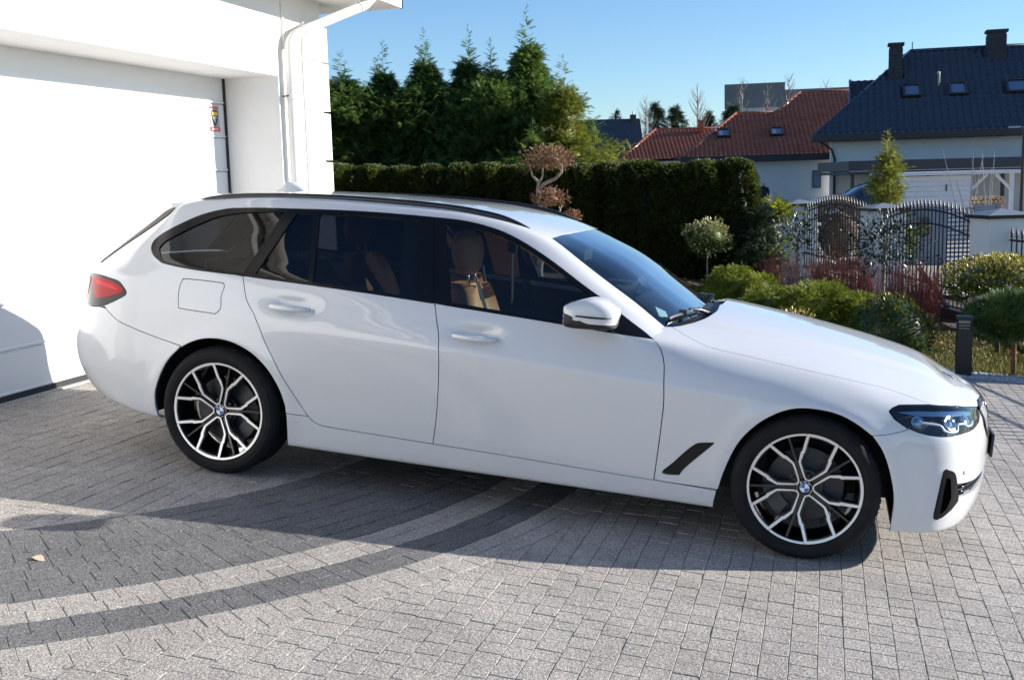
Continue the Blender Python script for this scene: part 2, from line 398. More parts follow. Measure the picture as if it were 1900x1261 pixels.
# rows: name, [(s,w_full,z)], rear dx, front dx
def rows(hood):
    R=[]
    def row(wk,zk,dr,df): R.append((wk,zk,dr,df))
    # 0 under-lip 1 bottom edge
    row([(-3.6,.80),(-2,.80),(0,.78),(2,.80),(3.3,.80)],[(-3.6,.33),(-2.6,.30),(-1.87,.243),(-1.1,.185),(0,.172),(1.1,.170),(1.9,.172),(2.4,.185),(3.3,.20)],.16,-.05)
    row([(-3.6,.86),(-1.9,.882),(-1.1,.872),(0,.866),(1.1,.872),(1.87,.885),(3.3,.87)],[(-3.6,.345),(-2.6,.312),(-1.87,.252),(-1.1,.20),(0,.190),(1.1,.183),(1.87,.188),(2.3,.202),(2.7,.222),(3.3,.24)],.11,-.02)
    # 2 sill top / door bottom
    row([(-3.6,.885),(-1.9,.900),(-1.1,.889),(0,.886),(1.1,.890),(1.87,.902),(3.3,.885)],[(-3.6,.42),(-2.6,.40),(-1.87,.36),(-.9,.330),(-.3,.315),(.8,.284),(1.87,.30),(3.3,.33)],.04,0)
    row([(-3.6,.90),(-1.9,.910),(-1.1,.902),(0,.901),(1.1,.904),(1.87,.911),(3.3,.895)],[(-3.6,.52),(-1.9,.48),(0,.43),(1.5,.41),(3.3,.42)],.002,.004)
    row([(-3.6,.905),(-1.9,.920),(-1.1,.920),(0,.919),(1.1,.921),(1.87,.918),(3.3,.90)],[(-3.6,.63),(-1.9,.61),(0,.57),(1.5,.54),(3.3,.50)],.0,.004)
    row([(-3.6,.90),(-1.9,.922),(-1.1,.930),(0,.930),(1.1,.928),(1.6,.922),(1.87,.912),(3.3,.90)],[(-3.6,.73),(-1.9,.74),(0,.69),(1.0,.655),(1.6,.635),(3.3,.565)],.05,-.004)
    # crease (three rows)
    row([(-3.6,.89),(-1.9,.918),(-1.1,.934),(0,.9345),(1.0,.929),(1.6,.912),(1.9,.895),(3.3,.89)],[(-3.6,.81),(-1.9,.845),(-1.0,.82),(0,.775),(.9,.728),(1.6,.695),(2.3,.64),(3.3,.625)],.06,-.012)
    row([(-3.6,.885),(-1.9,.910),(-1.1,.926),(0,.926),(1.0,.919),(1.6,.898),(1.9,.880),(3.3,.885)],[(-3.6,.86),(-1.9,.895),(-1.0,.862),(0,.815),(.9,.765),(1.6,.726),(2.3,.67),(3.3,.655)],.06,-.018)
    row([(-3.6,.88),(-1.9,.895),(-1.1,.905),(0,.903),(1.0,.890),(1.6,.868),(1.9,.852),(3.3,.88)],[(-3.6,.93),(-1.9,.97),(-1.0,.935),(0,.895),(.9,.835),(1.6,.772),(2.3,.70),(3.3,.68)],.065,-.03)
    # 9 belt / hood edge
    row([(-3.6,.86),(-2.2,.852),(-1.6,.868),(-1.0,.874),(0,.872),(.6,.866),(.8,.845),(1.0,.815),(1.3,.795),(1.6,.785),(1.9,.775),(2.3,.80),(3.3,.86)],[(-3.6,1.01),(-2.4,1.04),(-1.9,1.065),(-1.4,1.05),(-.8,1.03),(-.1,.992),(.4,.958),(.75,.932),(1.0,.908),(1.3,.876),(1.6,.836),(1.9,.785),(2.1,.757),(2.3,.742),(2.6,.731),(3.3,.715)],.12,-.055)
    if hood:
        wf=[(.82,.965,-.075),(.67,.875,-.088),(.5,.60,-.103),(.25,.30,-.12),(0,0,-.13)]
        w6=np.array(R[-1][0]);z6=np.array(R[-1][1])
        sk=np.array([-3.6,-1,.2,.8,1.0,1.3,1.55,1.8,2.0,2.2,2.4,2.7,3.3])
        zc=np.array([1.18,1.17,1.13,1.062,1.046,1.005,.963,.913,.872,.832,.803,.778,.755])
        ww=mak(w6[:,0],w6[:,1],sk);zz=mak(z6[:,0],z6[:,1],sk)
        for f,_,df in wf:
            z=zc-(zc-zz)*f**2.5
            R.append((list(zip(sk,ww*f)),list(zip(sk,z)),.3,df))
    else:
        # greenhouse: edge row (rail base / screen edge), two rows between, two towards the middle
        ek=np.array([(-3.6,.66,1.27),(-3.0,.66,1.285),(-2.7,.66,1.318),(-2.45,.645,1.348),(-2.2,.622,1.374),(-1.95,.610,1.392),(-1.75,.606,1.413),(-1.4,.606,1.449),(-.9,.610,1.464),(-.37,.612,1.455),(-.12,.616,1.427),(.05,.622,1.388),(.2,.634,1.328),(.35,.650,1.240),(.5,.672,1.145),(.65,.698,1.046),(.8,.728,.950),(1.0,.76,.83),(1.3,.79,.66),(1.9,.8,.5),(3.3,.8,.4)])
        w6=np.array(R[-1][0]);z6=np.array(R[-1][1])
        sk=np.unique(np.concatenate([ek[:,0],[-2.85,-.6,.28,.42]]))
        ew=mak(ek[:,0],ek[:,1],sk);ez=mak(ek[:,0],ek[:,2],sk)
        bw=mak(w6[:,0],w6[:,1],sk);bz=mak(z6[:,0],z6[:,1],sk)
        far=sst((sk-.55)/.4)
        for t,bow in ((.22,.010),(.5,.017),(.8,.020)):
            w=bw+(ew-bw)*t+bow*(1-far);z=bz+(ez-bz)*t+.006*t
            R.append((list(zip(sk,w)),list(zip(sk,z)),.12+.3*t,-.05))
        R.append((list(zip(sk,ew)),list(zip(sk,ez)),.40,-.05))
        # roof / screen inner rows : drop from centre
        crown=np.interp(sk,[-3.6,-2.6,-1.9,-1.2,0,.15,.5,.8,1.0,3.3],[.07,.07,.045,.028,.026,.042,.125,.13,.13,.15])
        for f,k in ((.86,.42),(.6,.80),(.3,.96),(0,1.0)):
            R.append((list(zip(sk,ew*f)),list(zip(sk,ez+crown*k)),.40+.05*(1-f),-.05))
    return R
NS,NV=520,260
WHEELS=((1.4875,.335),(-1.4875,.335))
def surface(hood):
    s=np.linspace(S0,S1,NS)
    px=mak(PLAN[:,0],PLAN[:,1],s);pn=mak(PLAN[:,0],PLAN[:,2],s)
    sig=.05/((S1-S0)/NS)
    px=smooth(px,sig*.6);pn=smooth(pn,sig*.6);pn=np.clip(pn,0,1)
    rb=sst((-1.75-s)/.9);fb=sst((s-1.75)/.75)
    P=[]
    for wk,zk,dr,df in rows(hood):
        wk=np.array(wk);zk=np.array(zk)
        w=smooth(mak(wk[:,0],wk[:,1],s),sig);z=smooth(mak(zk[:,0],zk[:,1],s),sig)
        P.append(np.stack([px+dr*rb+df*fb,w*pn,z],1))
    P=np.array(P)                       # rows,s,3
    L=np.linalg.norm(np.diff(P,axis=0),axis=2)
    L=np.concatenate([[0],np.cumsum(np.median(L[:,(s>-1.5)&(s<(1.9 if hood else .3))],axis=1)+.02)])
    v=np.linspace(0,L[-1],NV)
    G=np.zeros((NV,NS,3))
    for c in range(3):
        # vectorised makima over rows
        for j in range(NS): G[:,j,c]=mak(L,P[:,j,c],v)
    G=smooth(G,.009/(v[1]-v[0]),0)
    x,w,z=G[...,0],G[...,1],G[...,2]
    # wheel-arch lips
    for cx,cz in WHEELS:
        d=np.hypot(x-cx,z-cz)
        fl=np.exp(-((d-.392)/.045)**2)*sst((z-.2)/.15)*sst((w-.5)/.3)
        w=w+.011*fl*sst((.95-z)/.1)
    # finger bowls behind the door handles
    if not hood:
        for hx,hz in ((-1.10,.926),(-.118,.877)):
            dx=(x-hx)/.118;dz=(z-hz)/.042
            w=w-.020*np.exp(-(dx**2)**1.4-(dz**2)**1.4)*(w>.6)
    else:
        # raised centre of the bonnet
        wc=np.interp(x,[.9,1.4,2.2],[.60,.52,.37])
        z=z+.011*sst((wc+.035-w)/.07)*sst((x-.7)/.3)*sst((2.25-x)/.35)*(z>.6)
    G=np.stack([x,w,z],2)
    return s,v,G
# ------------------------------------------------------------------ white estate car
class Surf:
    def __init__(s, hood):
        s.s, s.v, s.G = surface(hood)
        s.ds = s.s[1] - s.s[0]; s.dv = s.v[1] - s.v[0]
        a = np.gradient(s.G, axis=1); b = np.gradient(s.G, axis=0)
        n = np.cross(b, a); l = np.linalg.norm(n, axis=2, keepdims=True); n = n / np.maximum(l, 1e-12)
        n[:, 0] = n[:, 1] * np.array([1, 0, 1]); n[:, -1] = n[:, -2] * np.array([1, 0, 1]); n[-1] = n[-2] * np.array([1, 0, 1])
        s.Nn = n / np.maximum(np.linalg.norm(n, axis=2, keepdims=True), 1e-9)
    def ev(s, q):
        q = np.atleast_2d(q); nv, ns, _ = s.G.shape
        fs = np.clip((q[:, 0] - s.s[0]) / s.ds, 0, ns - 1.0001); fv = np.clip((q[:, 1] - s.v[0]) / s.dv, 0, nv - 1.0001)
        i = fs.astype(int); j = fv.astype(int); a = fs - i; b = fv - j
        def cr(t): return np.stack([-.5 * t ** 3 + t * t - .5 * t, 1.5 * t ** 3 - 2.5 * t * t + 1, -1.5 * t ** 3 + 2 * t * t + .5 * t, .5 * t ** 3 - .5 * t * t], 1)
        A = cr(a); B = cr(b); P = np.zeros((len(q), 3))
        for m in range(4):
            jj = np.clip(j + m - 1, 0, nv - 1)
            for k in range(4):
                ii = np.clip(i + k - 1, 0, ns - 1)
                P += s.G[jj, ii] * (A[:, k] * B[:, m])[:, None]
        n = (s.Nn[j, i] * ((1 - a) * (1 - b))[:, None] + s.Nn[j, i + 1] * (a * (1 - b))[:, None] + s.Nn[j + 1, i] * ((1 - a) * b)[:, None] + s.Nn[j + 1, i + 1] * (a * b)[:, None])
        n /= np.maximum(np.linalg.norm(n, axis=1, keepdims=True), 1e-9)
        P[:, 1] = np.maximum(P[:, 1], 0)
        return P, n
TUB, TOP = Surf(True), Surf(False)        # bonnet/front surface and side/greenhouse surface
CUR = {'QS': [[-1.389,1.101],[-1.371,1.042],[-1.346,0.964],[-1.32,0.918],[-1.289,0.871],[-1.255,0.794],[-1.209,0.692],[-1.164,0.61],[-1.119,0.523],[-1.046,0.398],[-0.978,0.295]],
'DB': [[-0.978,0.295],[-0.957,0.273],[-0.93,0.256],[-0.89,0.247],[-0.77,0.245],[-0.593,0.245],[-0.296,0.244],[0.247,0.248],[0.806,0.244]],
'QSL': [[-1.1,0.293],[-1.04,0.291],[-0.978,0.291]],
'MS': [[-0.434,1.611],[-0.381,1.363],[-0.329,1.103],[-0.307,1.004],[-0.283,0.899],[-0.272,0.714],[-0.274,0.519],[-0.283,0.373],[-0.296,0.244]],
'FS': [[0.739,1.133],[0.763,1.072],[0.785,1.034],[0.801,0.99],[0.811,0.921],[0.823,0.705],[0.819,0.531],[0.813,0.406],[0.803,0.244]],
'FS1': [[0.739,1.072],[0.763,1.036],[0.785,0.997],[0.801,0.947],[0.811,0.88],[0.823,0.678],[0.819,0.514],[0.813,0.389],[0.803,0.228]],
'BT': [[-1.389,1.103],[-1.233,1.102],[-0.8,1.102],[-0.333,1.102],[-0.073,1.103],[0.329,1.106],[0.587,1.109],[0.741,1.13]],
'DT': [[-2.089,1.248],[-2.121,1.313],[-2.063,1.374],[-1.964,1.426],[-1.866,1.475],[-1.725,1.55],[-1.61,1.582],[-1.498,1.585],[-1.228,1.589],[-0.983,1.597],[-0.742,1.605],[-0.434,1.611],[-0.245,1.617],[-0.098,1.608],[0.028,1.586],[0.196,1.543],[0.37,1.496],[0.525,1.451],[0.678,1.313],[0.741,1.138]],
'DLr': [[-2.089,1.248],[-2.007,1.176],[-1.942,1.136],[-1.887,1.114],[-1.695,1.097],[-1.389,1.105]],
'RAIL': [[-1.826,1.705],[-1.653,1.751],[-1.413,1.736],[-1.148,1.722],[-0.876,1.755],[-0.604,1.748],[-0.356,1.731],[-0.217,1.724],[-0.107,1.724],[-0.015,1.718],[0.058,1.711]],
'WS': [[0.162,1.733],[0.292,1.701],[0.457,1.7],[0.617,1.719],[0.766,1.721]],
'WSfar': [[0.197,2.052]],
'HS': [[0.801,1.258],[0.841,1.208],[0.906,1.148],[1.007,1.088],[1.221,1.072],[1.432,1.062],[1.638,1.069],[1.797,1.083],[1.942,1.057],[2.021,1.032]],
'HF': [[2.021,1.032],[2.208,1.07],[2.469,1.041],[2.591,1.018]],
'HR': [[0.801,1.258],[0.829,1.284],[0.866,1.333],[0.904,1.375],[0.94,1.456],[0.963,1.559],[0.976,1.663],[0.973,1.829]],
'AP': [[0.676,1.393],[0.748,1.677],[0.768,1.718]],
'AP1': [[0.668,1.198],[0.713,1.212],[0.768,1.239]],
'TL': [[-2.769,0.986],[-2.535,0.989],[-2.359,0.974],[-2.241,0.959],[-2.184,0.927],[-2.148,0.898],[-2.158,0.868],[-2.284,0.819],[-2.44,0.78],[-2.641,0.766]],
'RBS': [[-2.378,0.784],[-2.293,0.747],[-2.197,0.711],[-2.091,0.69],[-1.953,0.662],[-1.845,0.64],[-1.714,0.619]],
'RA': [[-1.894,0.255],[-1.862,0.382],[-1.798,0.516],[-1.719,0.604],[-1.624,0.662],[-1.522,0.687],[-1.411,0.682],[-1.294,0.636],[-1.205,0.557],[-1.146,0.46],[-1.113,0.369],[-1.096,0.275],[-1.098,0.104]],
'FA': [[1.883,0.114],[1.879,0.288],[1.849,0.44],[1.796,0.587],[1.716,0.697],[1.611,0.776],[1.5,0.794],[1.391,0.764],[1.275,0.656],[1.182,0.509],[1.13,0.355],[1.103,0.223],[1.087,0.08]],
'HL': [[1.817,0.88],[1.833,0.923],[1.862,0.962],[1.94,0.996],[2.027,1.031],[2.208,1.07],[2.563,1.022],[2.392,0.8],[2.256,0.774],[2.14,0.732],[2.066,0.718],[2.008,0.72],[1.954,0.736],[1.899,0.766],[1.845,0.817]],
'FBS': [[1.752,0.661],[1.804,0.676],[1.851,0.699],[1.909,0.748]],
'INT': [[2.102,0.477],[2.133,0.479],[2.176,0.462],[2.199,0.423],[2.223,0.346],[2.247,0.266],[2.14,0.189],[2.085,0.187],[2.084,0.255],[2.09,0.349]],
'SLOT': [[2.218,0.384],[2.327,0.371],[2.449,0.346],[2.442,0.296],[2.328,0.302],[2.242,0.297]],
'VENT': [[0.84,0.276],[0.891,0.339],[0.946,0.412],[0.98,0.45],[1.001,0.463],[1.058,0.475],[1.062,0.468],[1.0,0.389],[0.941,0.317],[0.924,0.289],[0.912,0.275]],
'FUEL': [[-1.721,1.032],[-1.514,1.04],[-1.491,1.031],[-1.485,1.015],[-1.494,0.969],[-1.494,0.943],[-1.488,0.896],[-1.491,0.864],[-1.514,0.834],[-1.532,0.831],[-1.722,0.833],[-1.741,0.841],[-1.747,0.859],[-1.754,0.947],[-1.749,0.999],[-1.738,1.023]],
'GQ': [[-1.994,1.247],[-1.971,1.302],[-1.854,1.384],[-1.75,1.455],[-1.656,1.512],[-1.572,1.537],[-1.487,1.549],[-1.259,1.565],[-1.39,1.125],[-1.7,1.116],[-1.881,1.129],[-1.947,1.18]],
'GR1': [[-1.186,1.554],[-1.09,1.559],[-1.016,1.119],[-1.32,1.125]],
'GR2': [[-1.053,1.56],[-0.884,1.57],[-0.735,1.576],[-0.496,1.577],[-0.463,1.35],[-0.436,1.119],[-0.695,1.121],[-0.987,1.122],[-1.017,1.341]],
'GF': [[-0.367,1.579],[-0.239,1.583],[-0.107,1.574],[0.035,1.548],[0.202,1.5],[0.368,1.452],[0.437,1.429],[0.465,1.134],[0.327,1.127],[-0.076,1.126],[-0.241,1.128]],
'DIV': [[-0.432,1.611],[-0.329,1.103]]}
CUR = {k: np.array(v) for k, v in CUR.items()}
def resamp(L, d=.014):
    L = np.asarray(L, float); out = []
    for i in range(len(L)):
        a, b = L[i], L[(i + 1) % len(L)]; n = max(1, int(np.ceil(np.linalg.norm(b - a) / d)))
        out += [a + (b - a) * k / n for k in range(n)]
    return np.array(out)
def crv(name, n=5): return catmull(CUR[name], n)
def dedupe(L, e=.002):
    out = [np.asarray(L[0], float)]
    for p in L[1:]:
        if np.linalg.norm(p - out[-1]) > e: out.append(np.asarray(p, float))
    if np.linalg.norm(out[0] - out[-1]) < e: out.pop()
    return np.array(out)
def area2(L): x, y = L[:, 0], L[:, 1]; return np.sum(x * np.roll(y, -1) - np.roll(x, -1) * y)
def insetL(L, d):
    if np.isscalar(d) and d == 0: return L
    L = L if area2(L) > 0 else L[::-1]
    e = np.roll(L, -1, 0) - L; l = np.linalg.norm(e, axis=1, keepdims=True); n = np.stack([-e[:, 1], e[:, 0]], 1) / np.maximum(l, 1e-9)
    m = n + np.roll(n, 1, 0); k = np.maximum((m * m).sum(1, keepdims=True), .35); return L + 2 * d * m / k
def inpoly(P, L):
    x, y = P[:, 0], P[:, 1]; c = np.zeros(len(P), bool)
    a, b = L, np.roll(L, -1, 0)
    for (x0, y0), (x1, y1) in zip(a, b):
        if y0 == y1: continue
        k = ((y0 > y) != (y1 > y)) & (x < (x1 - x0) * (y - y0) / (y1 - y0) + x0); c ^= k
    return c
def dseg(P, L):
    d = np.full(len(P), 9.); 
    for a, b in zip(L, np.roll(L, -1, 0)):
        e = b - a; t = np.clip(((P - a) @ e) / max(e @ e, 1e-12), 0, 1); d = np.minimum(d, np.linalg.norm(P - a - t[:, None] * e, axis=1))
    return d
def panel_geo(S, loop, holes=(), gap=.0024, step=.026, off=0.0, skirt=.014, bd=.014):
    o0 = dedupe(loop); o0 = o0 if area2(o0) > 0 else o0[::-1]; i0 = insetL(o0, gap)
    for c_, lim in ((1, S.v[-1]), (0, S1), (0, S0)):
        k = np.abs(o0[:, c_] - lim) < 1e-3; i0[k, c_] = lim
    loops = [resamp(i0, bd)] + [resamp(insetL(dedupe(h)[::1], -gap if gap else 0), bd) for h in holes]
    lo = loops[0].min(0); hi = loops[0].max(0)
    gx, gy = np.meshgrid(np.arange(lo[0] + step / 2, hi[0], step), np.arange(lo[1] + step / 2, hi[1], step * .8))
    gx[1::2] += step / 2; I = np.stack([gx.ravel(), gy.ravel()], 1)
    k = inpoly(I, loops[0])
    for h in loops[1:]: k &= ~inpoly(I, h)
    I = I[k]
    for l in loops: I = I[dseg(I, l) > step * .42]
    V = np.concatenate(loops + [I]); E = []; b = 0
    for l in loops: E += [(b + i, b + (i + 1) % len(l)) for i in range(len(l))]; b += len(l)
    ov, oe, of, *_ = geometry.delaunay_2d_cdt([Vector(p) for p in V], E, [], 0, 1e-6)
    V = np.array([(p.x, p.y) for p in ov]); F = np.array([tuple(f) for f in of])
    c = V[F].mean(1); k = inpoly(c, loops[0])
    for h in loops[1:]: k &= ~inpoly(c, h)
    F = F[k]
    P, n = S.ev(V); P = P + n * off
    # orientation
    a_, b__, c__ = V[F[:, 0]], V[F[:, 1]], V[F[:, 2]]; ar = (b__[:, 0] - a_[:, 0]) * (c__[:, 1] - a_[:, 1]) - (b__[:, 1] - a_[:, 1]) * (c__[:, 0] - a_[:, 0])
    F = np.where((ar > 0)[:, None], F[:, ::-1], F); F = F[np.abs(ar) > 1e-8]
    # skirt on boundary edges
    ed = {}
    for f in F:
        for i in range(3):
            a, b_ = int(f[i]), int(f[(i + 1) % 3]); ed[(a, b_)] = 1
    bnd = [(a, b_) for (a, b_) in ed if (b_, a) not in ed]
    SK = []
    if skirt:
        vs = sorted({a for e in bnd for a in e}); mp = {a: len(P) + i for i, a in enumerate(vs)}
        P = np.concatenate([P, P[vs] - n[vs] * skirt]); n = np.concatenate([n, n[vs]])
        SK = [(b_, a, mp[a], mp[b_]) for a, b_ in bnd if not (abs(P[a][1]) < 1e-4 and abs(P[b_][1]) < 1e-4)]
    return P, n, F, SK
def geo_mesh(name, geo, mat, side):
    """side -1 right, +1 left, 0 both halves in one"""
    P, n, F, SK = geo; VV = []; FF = []; NN = []; ns = []
    for sg in ((-1,) if side == -1 else (1,) if side == 1 else (-1, 1)):
        b = len(VV) and sum(len(a) for a in VV); m = np.array([1, sg, 1])
        VV.append(P * m)
        tri = F if sg == 1 else F[:, ::-1]
        FF += [tuple(int(i) + b for i in f) for f in tri]; NN += [n * m]; ns += [0] * len(tri)
        FF += [tuple(i + b for i in (f if sg == 1 else f[::-1])) for f in SK]; ns += [1] * len(SK)
    V = np.concatenate(VV); Nn = np.concatenate(NN)
    me = mesh(name, V, FF, mat, True)
    ln = np.zeros(len(me.loops) * 3); vi = np.zeros(len(me.loops), np.int32); me.loops.foreach_get('vertex_index', vi)
    cn = Nn[vi].copy()
    k = 0
    for f, q in zip(me.polygons, ns):
        if q: cn[f.loop_start:f.loop_start + f.loop_total] = f.normal
    me.normals_split_custom_set([tuple(a) for a in cn])
    return me
CAR = empty('estate_car')
M4 = Matrix.Identity(4)
for i in range(3):
    for j in range(3): M4[i][j] = W_[i][j]
CAR.matrix_world = M4
tag(CAR, 'white estate car with black roof rails and black and silver wheels on the driveway', 'car')
# ---- materials
m_paint = pmat('white_paint', (.655, .66, .67), .30, coat=1.0, spec=.6)
m_paint.node_tree.nodes['Principled BSDF'].inputs['Coat IOR'].default_value = 1.62
m_black = pmat('gloss_black', (.006, .006, .007), .16, spec=.32)
m_trim = pmat('black_trim', (.012, .012, .013), .28)
m_plast = pmat('black_plastic', (.016, .016, .017), .55, bump=.05, bscale=300)
m_dark = pmat('dark_lining', (.010, .010, .012), .8)
m_rub = pmat('tyre_rubber', (.010, .010, .011), .82, spec=.3, var=.25, vscale=18, bump=.10, bscale=160)
m_mach = pmat('machined_alloy', (.80, .81, .83), .34, metal=.85)
m_rimb = pmat('black_alloy', (.010, .010, .011), .16, coat=.5)
m_disc = pmat('brake_disc_steel', (.07, .07, .075), .5, metal=.8, var=.15, vscale=30)
m_cal = pmat('caliper_grey', (.09, .09, .10), .45)
m_tan = pmat('tan_leather', (.60, .31, .13), .5, var=.05, vscale=20, bump=.06, bscale=220)
m_tand = pmat('tan_lining', (.42, .28, .18), .8)
m_head = pmat('grey_headlining', (.12, .115, .11), .9)
m_inn = pmat('black_interior', (.018, .018, .020), .7)
m_chrome = pmat('chrome', (.8, .8, .82), .08, metal=1.0)
m_glass = glassmat('side_glass', (.46, .52, .56), 1.1)
m_privacy = glassmat('privacy_glass', (.085, .095, .115), 1.0)
m_wind = glassmat('windscreen_glass', (.60, .70, .74), 2.6)
m_lens = glassmat('lamp_lens', (.90, .92, .95), 1.2)
m_red = pmat('red_lamp', (.42, .004, .008), .22, spec=.3)
m_redd = pmat('red_lamp_bright', (.70, .02, .022), .22, spec=.3)
m_smoke = pmat('smoked_lamp', (.02, .02, .022), .18, spec=.35)
m_led = pmat('lamp_light_guide', (.72, .76, .80), .2)
m_alu = pmat('lamp_reflector', (.45, .48, .52), .12, metal=1.0)
m_blue = pmat('emblem_blue', (.03, .13, .52), .25, coat=.5)
m_ewht = pmat('emblem_white', (.82, .83, .85), .25, coat=.5)
m_belt = pmat('seat_belt', (.02, .02, .022), .75)
def both(fn):                                # right side then left side
    for sd in (-1, 1): fn(sd)
# ---- outlines (surface coordinates)
VB = 0.035
QS, DB, QSL, MS = crv('QS'), crv('DB'), CUR['QSL'], CUR['MS']
FS, FS1, BT, DT, DLr = crv('FS'), crv('FS1'), crv('BT', 4), crv('DT', 4), crv('DLr', 4)
MSl = catmull(MS[2:], 4)
iB = int(np.argmin(np.abs(BT[:, 0] - MS[2, 0]))); iD = int(np.argmin(np.abs(DT[:, 0] - MS[0, 0])))
dbm = int(np.argmin(np.abs(DB[:, 0] - MSl[-1, 0])))
RAILc = crv('RAIL', 4)
WSc = crv('WS', 4)
RAc = catmull(np.concatenate([[(CUR['RA'][0, 0] + .012, VB)], CUR['RA']]), 4)
FAc = catmull(CUR['FA'], 4)
TLc = catmull(CUR['TL'], 3)
HLc = np.concatenate([catmull(CUR['HL'][:7], 3), [(2.62, 1.012), (2.60, .93), (2.50, .845)], catmull(CUR['HL'][7:], 3)])
HSc, HRc, FBSc, RBSc = crv('HS', 4), crv('HR', 4), crv('FBS', 3), crv('RBS', 3)
VM2, VM1 = TOP.v[-1], TUB.v[-1]
def near(c, p): return int(np.argmin(np.linalg.norm(c - np.asarray(p), axis=1)))
iRA = near(RAc, RBSc[-1]); iRAs = near(RAc, QSL[0])
iFAb = near(FAc, FBSc[0]); iFAs = near(FAc, (1.103, .223))
iDA = near(DT, CUR['AP'][0])
# tailgate / D-pillar seam
DP = np.array([(-2.10, 1.86), (-2.36, 1.74), (-2.50, 1.62), (-2.60, 1.47), (-2.67, 1.33), (-2.72, 1.2), (-2.76, 1.08), (-2.777, .99)])
hdr = np.array([CUR['WS'][0], (.182, 1.9), (.2, 2.04), (.208, 2.2), (.21, VM2)])
def part(name, S, loop, mat, side, parent=CAR, holes=(), **k):
    g = panel_geo(S, loop, holes, **k)
    return link(name, geo_mesh(name, g, mat, side), parent)
cat = lambda *a: np.concatenate([np.asarray(x, float).reshape(-1, 2) for x in a])
L_fd = cat(BT[iB:], FS[1:], DB[dbm:][::-1], MSl[::-1][1:])
L_rd = cat(BT[:iB + 1], MSl[1:], DB[:dbm][::-1], QS[::-1][1:-1])
L_side = cat(WSc[::-1], RAILc[::-1], DP, TLc[:near(TLc, CUR['TL'][8]) + 1], RBSc, [q for q in RAc[iRA:iRAs + 1] if q[1] > QSL[0, 1] + .012], QSL, QS[::-1][1:], DLr[::-1][1:], DT[1:], [(.80, 1.13), (.855, 1.2), (.86, 1.5), (.80, 1.705)])
L_fend = cat(HSc, CUR['HL'][3::-1], CUR['HL'][:12:-1], FBSc[::-1], FAc[iFAb + 1:iFAs + 1], FS1[::-1], CUR['AP1'])
sill_e = (1.097, .232)
L_sill = cat(QSL, DB[1:], [sill_e, (1.088, .16), (1.086, .045)], [(-1.099, .045)], [RAc[near(RAc, CUR['RA'][-1])]], [q for q in RAc[iRAs:near(RAc, CUR['RA'][-1])][::-1] if q[1] < QSL[0, 1] - .012])
L_rb = cat([(-3.6, .045), (-3.6, .77), (-2.80, .762), (-2.66, .766)], TLc[near(TLc, CUR['TL'][8]):][::-1], RBSc[1:], RAc[:iRA][::-1], [(RAc[0, 0], .045)])
L_tg = cat([(-3.6, .772), (-3.6, 1.14), (-2.76, 1.08), (-2.777, .99), (-2.95, .97), (-2.95, .775)])
L_rw = cat([(-3.6, 1.15), (-3.6, 1.9), (-2.62, 1.8), (-2.52, 1.62), (-2.60, 1.47), (-2.67, 1.33), (-2.72, 1.2), (-2.75, 1.09)])
L_tl = cat(TLc, [(-2.94, .775), (-2.94, .965)])
fb_top = cat([(3.3, .985), (2.64, .985)], [(2.62, .93), (2.52, .838)], CUR['HL'][7:14], FBSc[::-1])
L_fb = cat(fb_top, FAc[:iFAb][::-1], [(1.882, .05), (2.1, .045), (3.3, .045)])
L_hood = cat(HSc, [(2.231, 1.071), (2.472, 1.041), (2.592, 1.018), (2.72, 1.0), (3.0, .998), (3.3, .995)], [(3.3, VM1), (.985, VM1), (.984, 1.93)], HRc[::-1][:-1])
L_ws = cat(hdr, [(.915, VM2), (.91, 2.25), (.893, 2.08), (.858, 1.9), (.815, 1.775)], WSc[::-1][:-1])
L_roof = cat(RAILc, hdr, [(-2.62, VM2), (-2.55, 2.1), (-2.40, 1.95)], DP[:1])
INTc, VENTc, FUELc = catmull(CUR['INT'], 2, True), catmull(CUR['VENT'], 3, True), catmull(CUR['FUEL'], 3, True)
SLOT = cat(CUR['SLOT'][:1], [(2.45, .372), (3.3, .375), (3.3, .30), (2.45, .292)], CUR['SLOT'][5:])
L_low = cat([(2.62, .60), (3.3, .60), (3.3, .47), (2.66, .47)])
GQ, GR1, GR2 = CUR['GQ'], CUR['GR1'], CUR['GR2']
GQ = cat(catmull(GQ[:8], 3), catmull(GQ[8:], 3))
GF = cat(catmull(CUR['GF'][:7], 3), CUR['GF'][7:])
L_qf = cat(DLr, [DT[near(DT, (-1.228, 1.589))]], DT[:near(DT, (-1.228, 1.589))][::-1][:-1])
iC = near(DT, (-1.228, 1.589))
L_rf = cat(DT[iC:iD + 1], [MS[1]], BT[:iB + 1][::-1])
L_ff = cat(DT[iD:], BT[iB:][::-1][1:], [MS[1]])
def glass_pane(name, parent, loop, mat, side, off=-.006, holes=()):
    g = panel_geo(TOP, loop, holes, gap=-.004, step=.04, off=off, skirt=0, bd=.03)
    return link(name, geo_mesh(name, g, mat, side), parent)
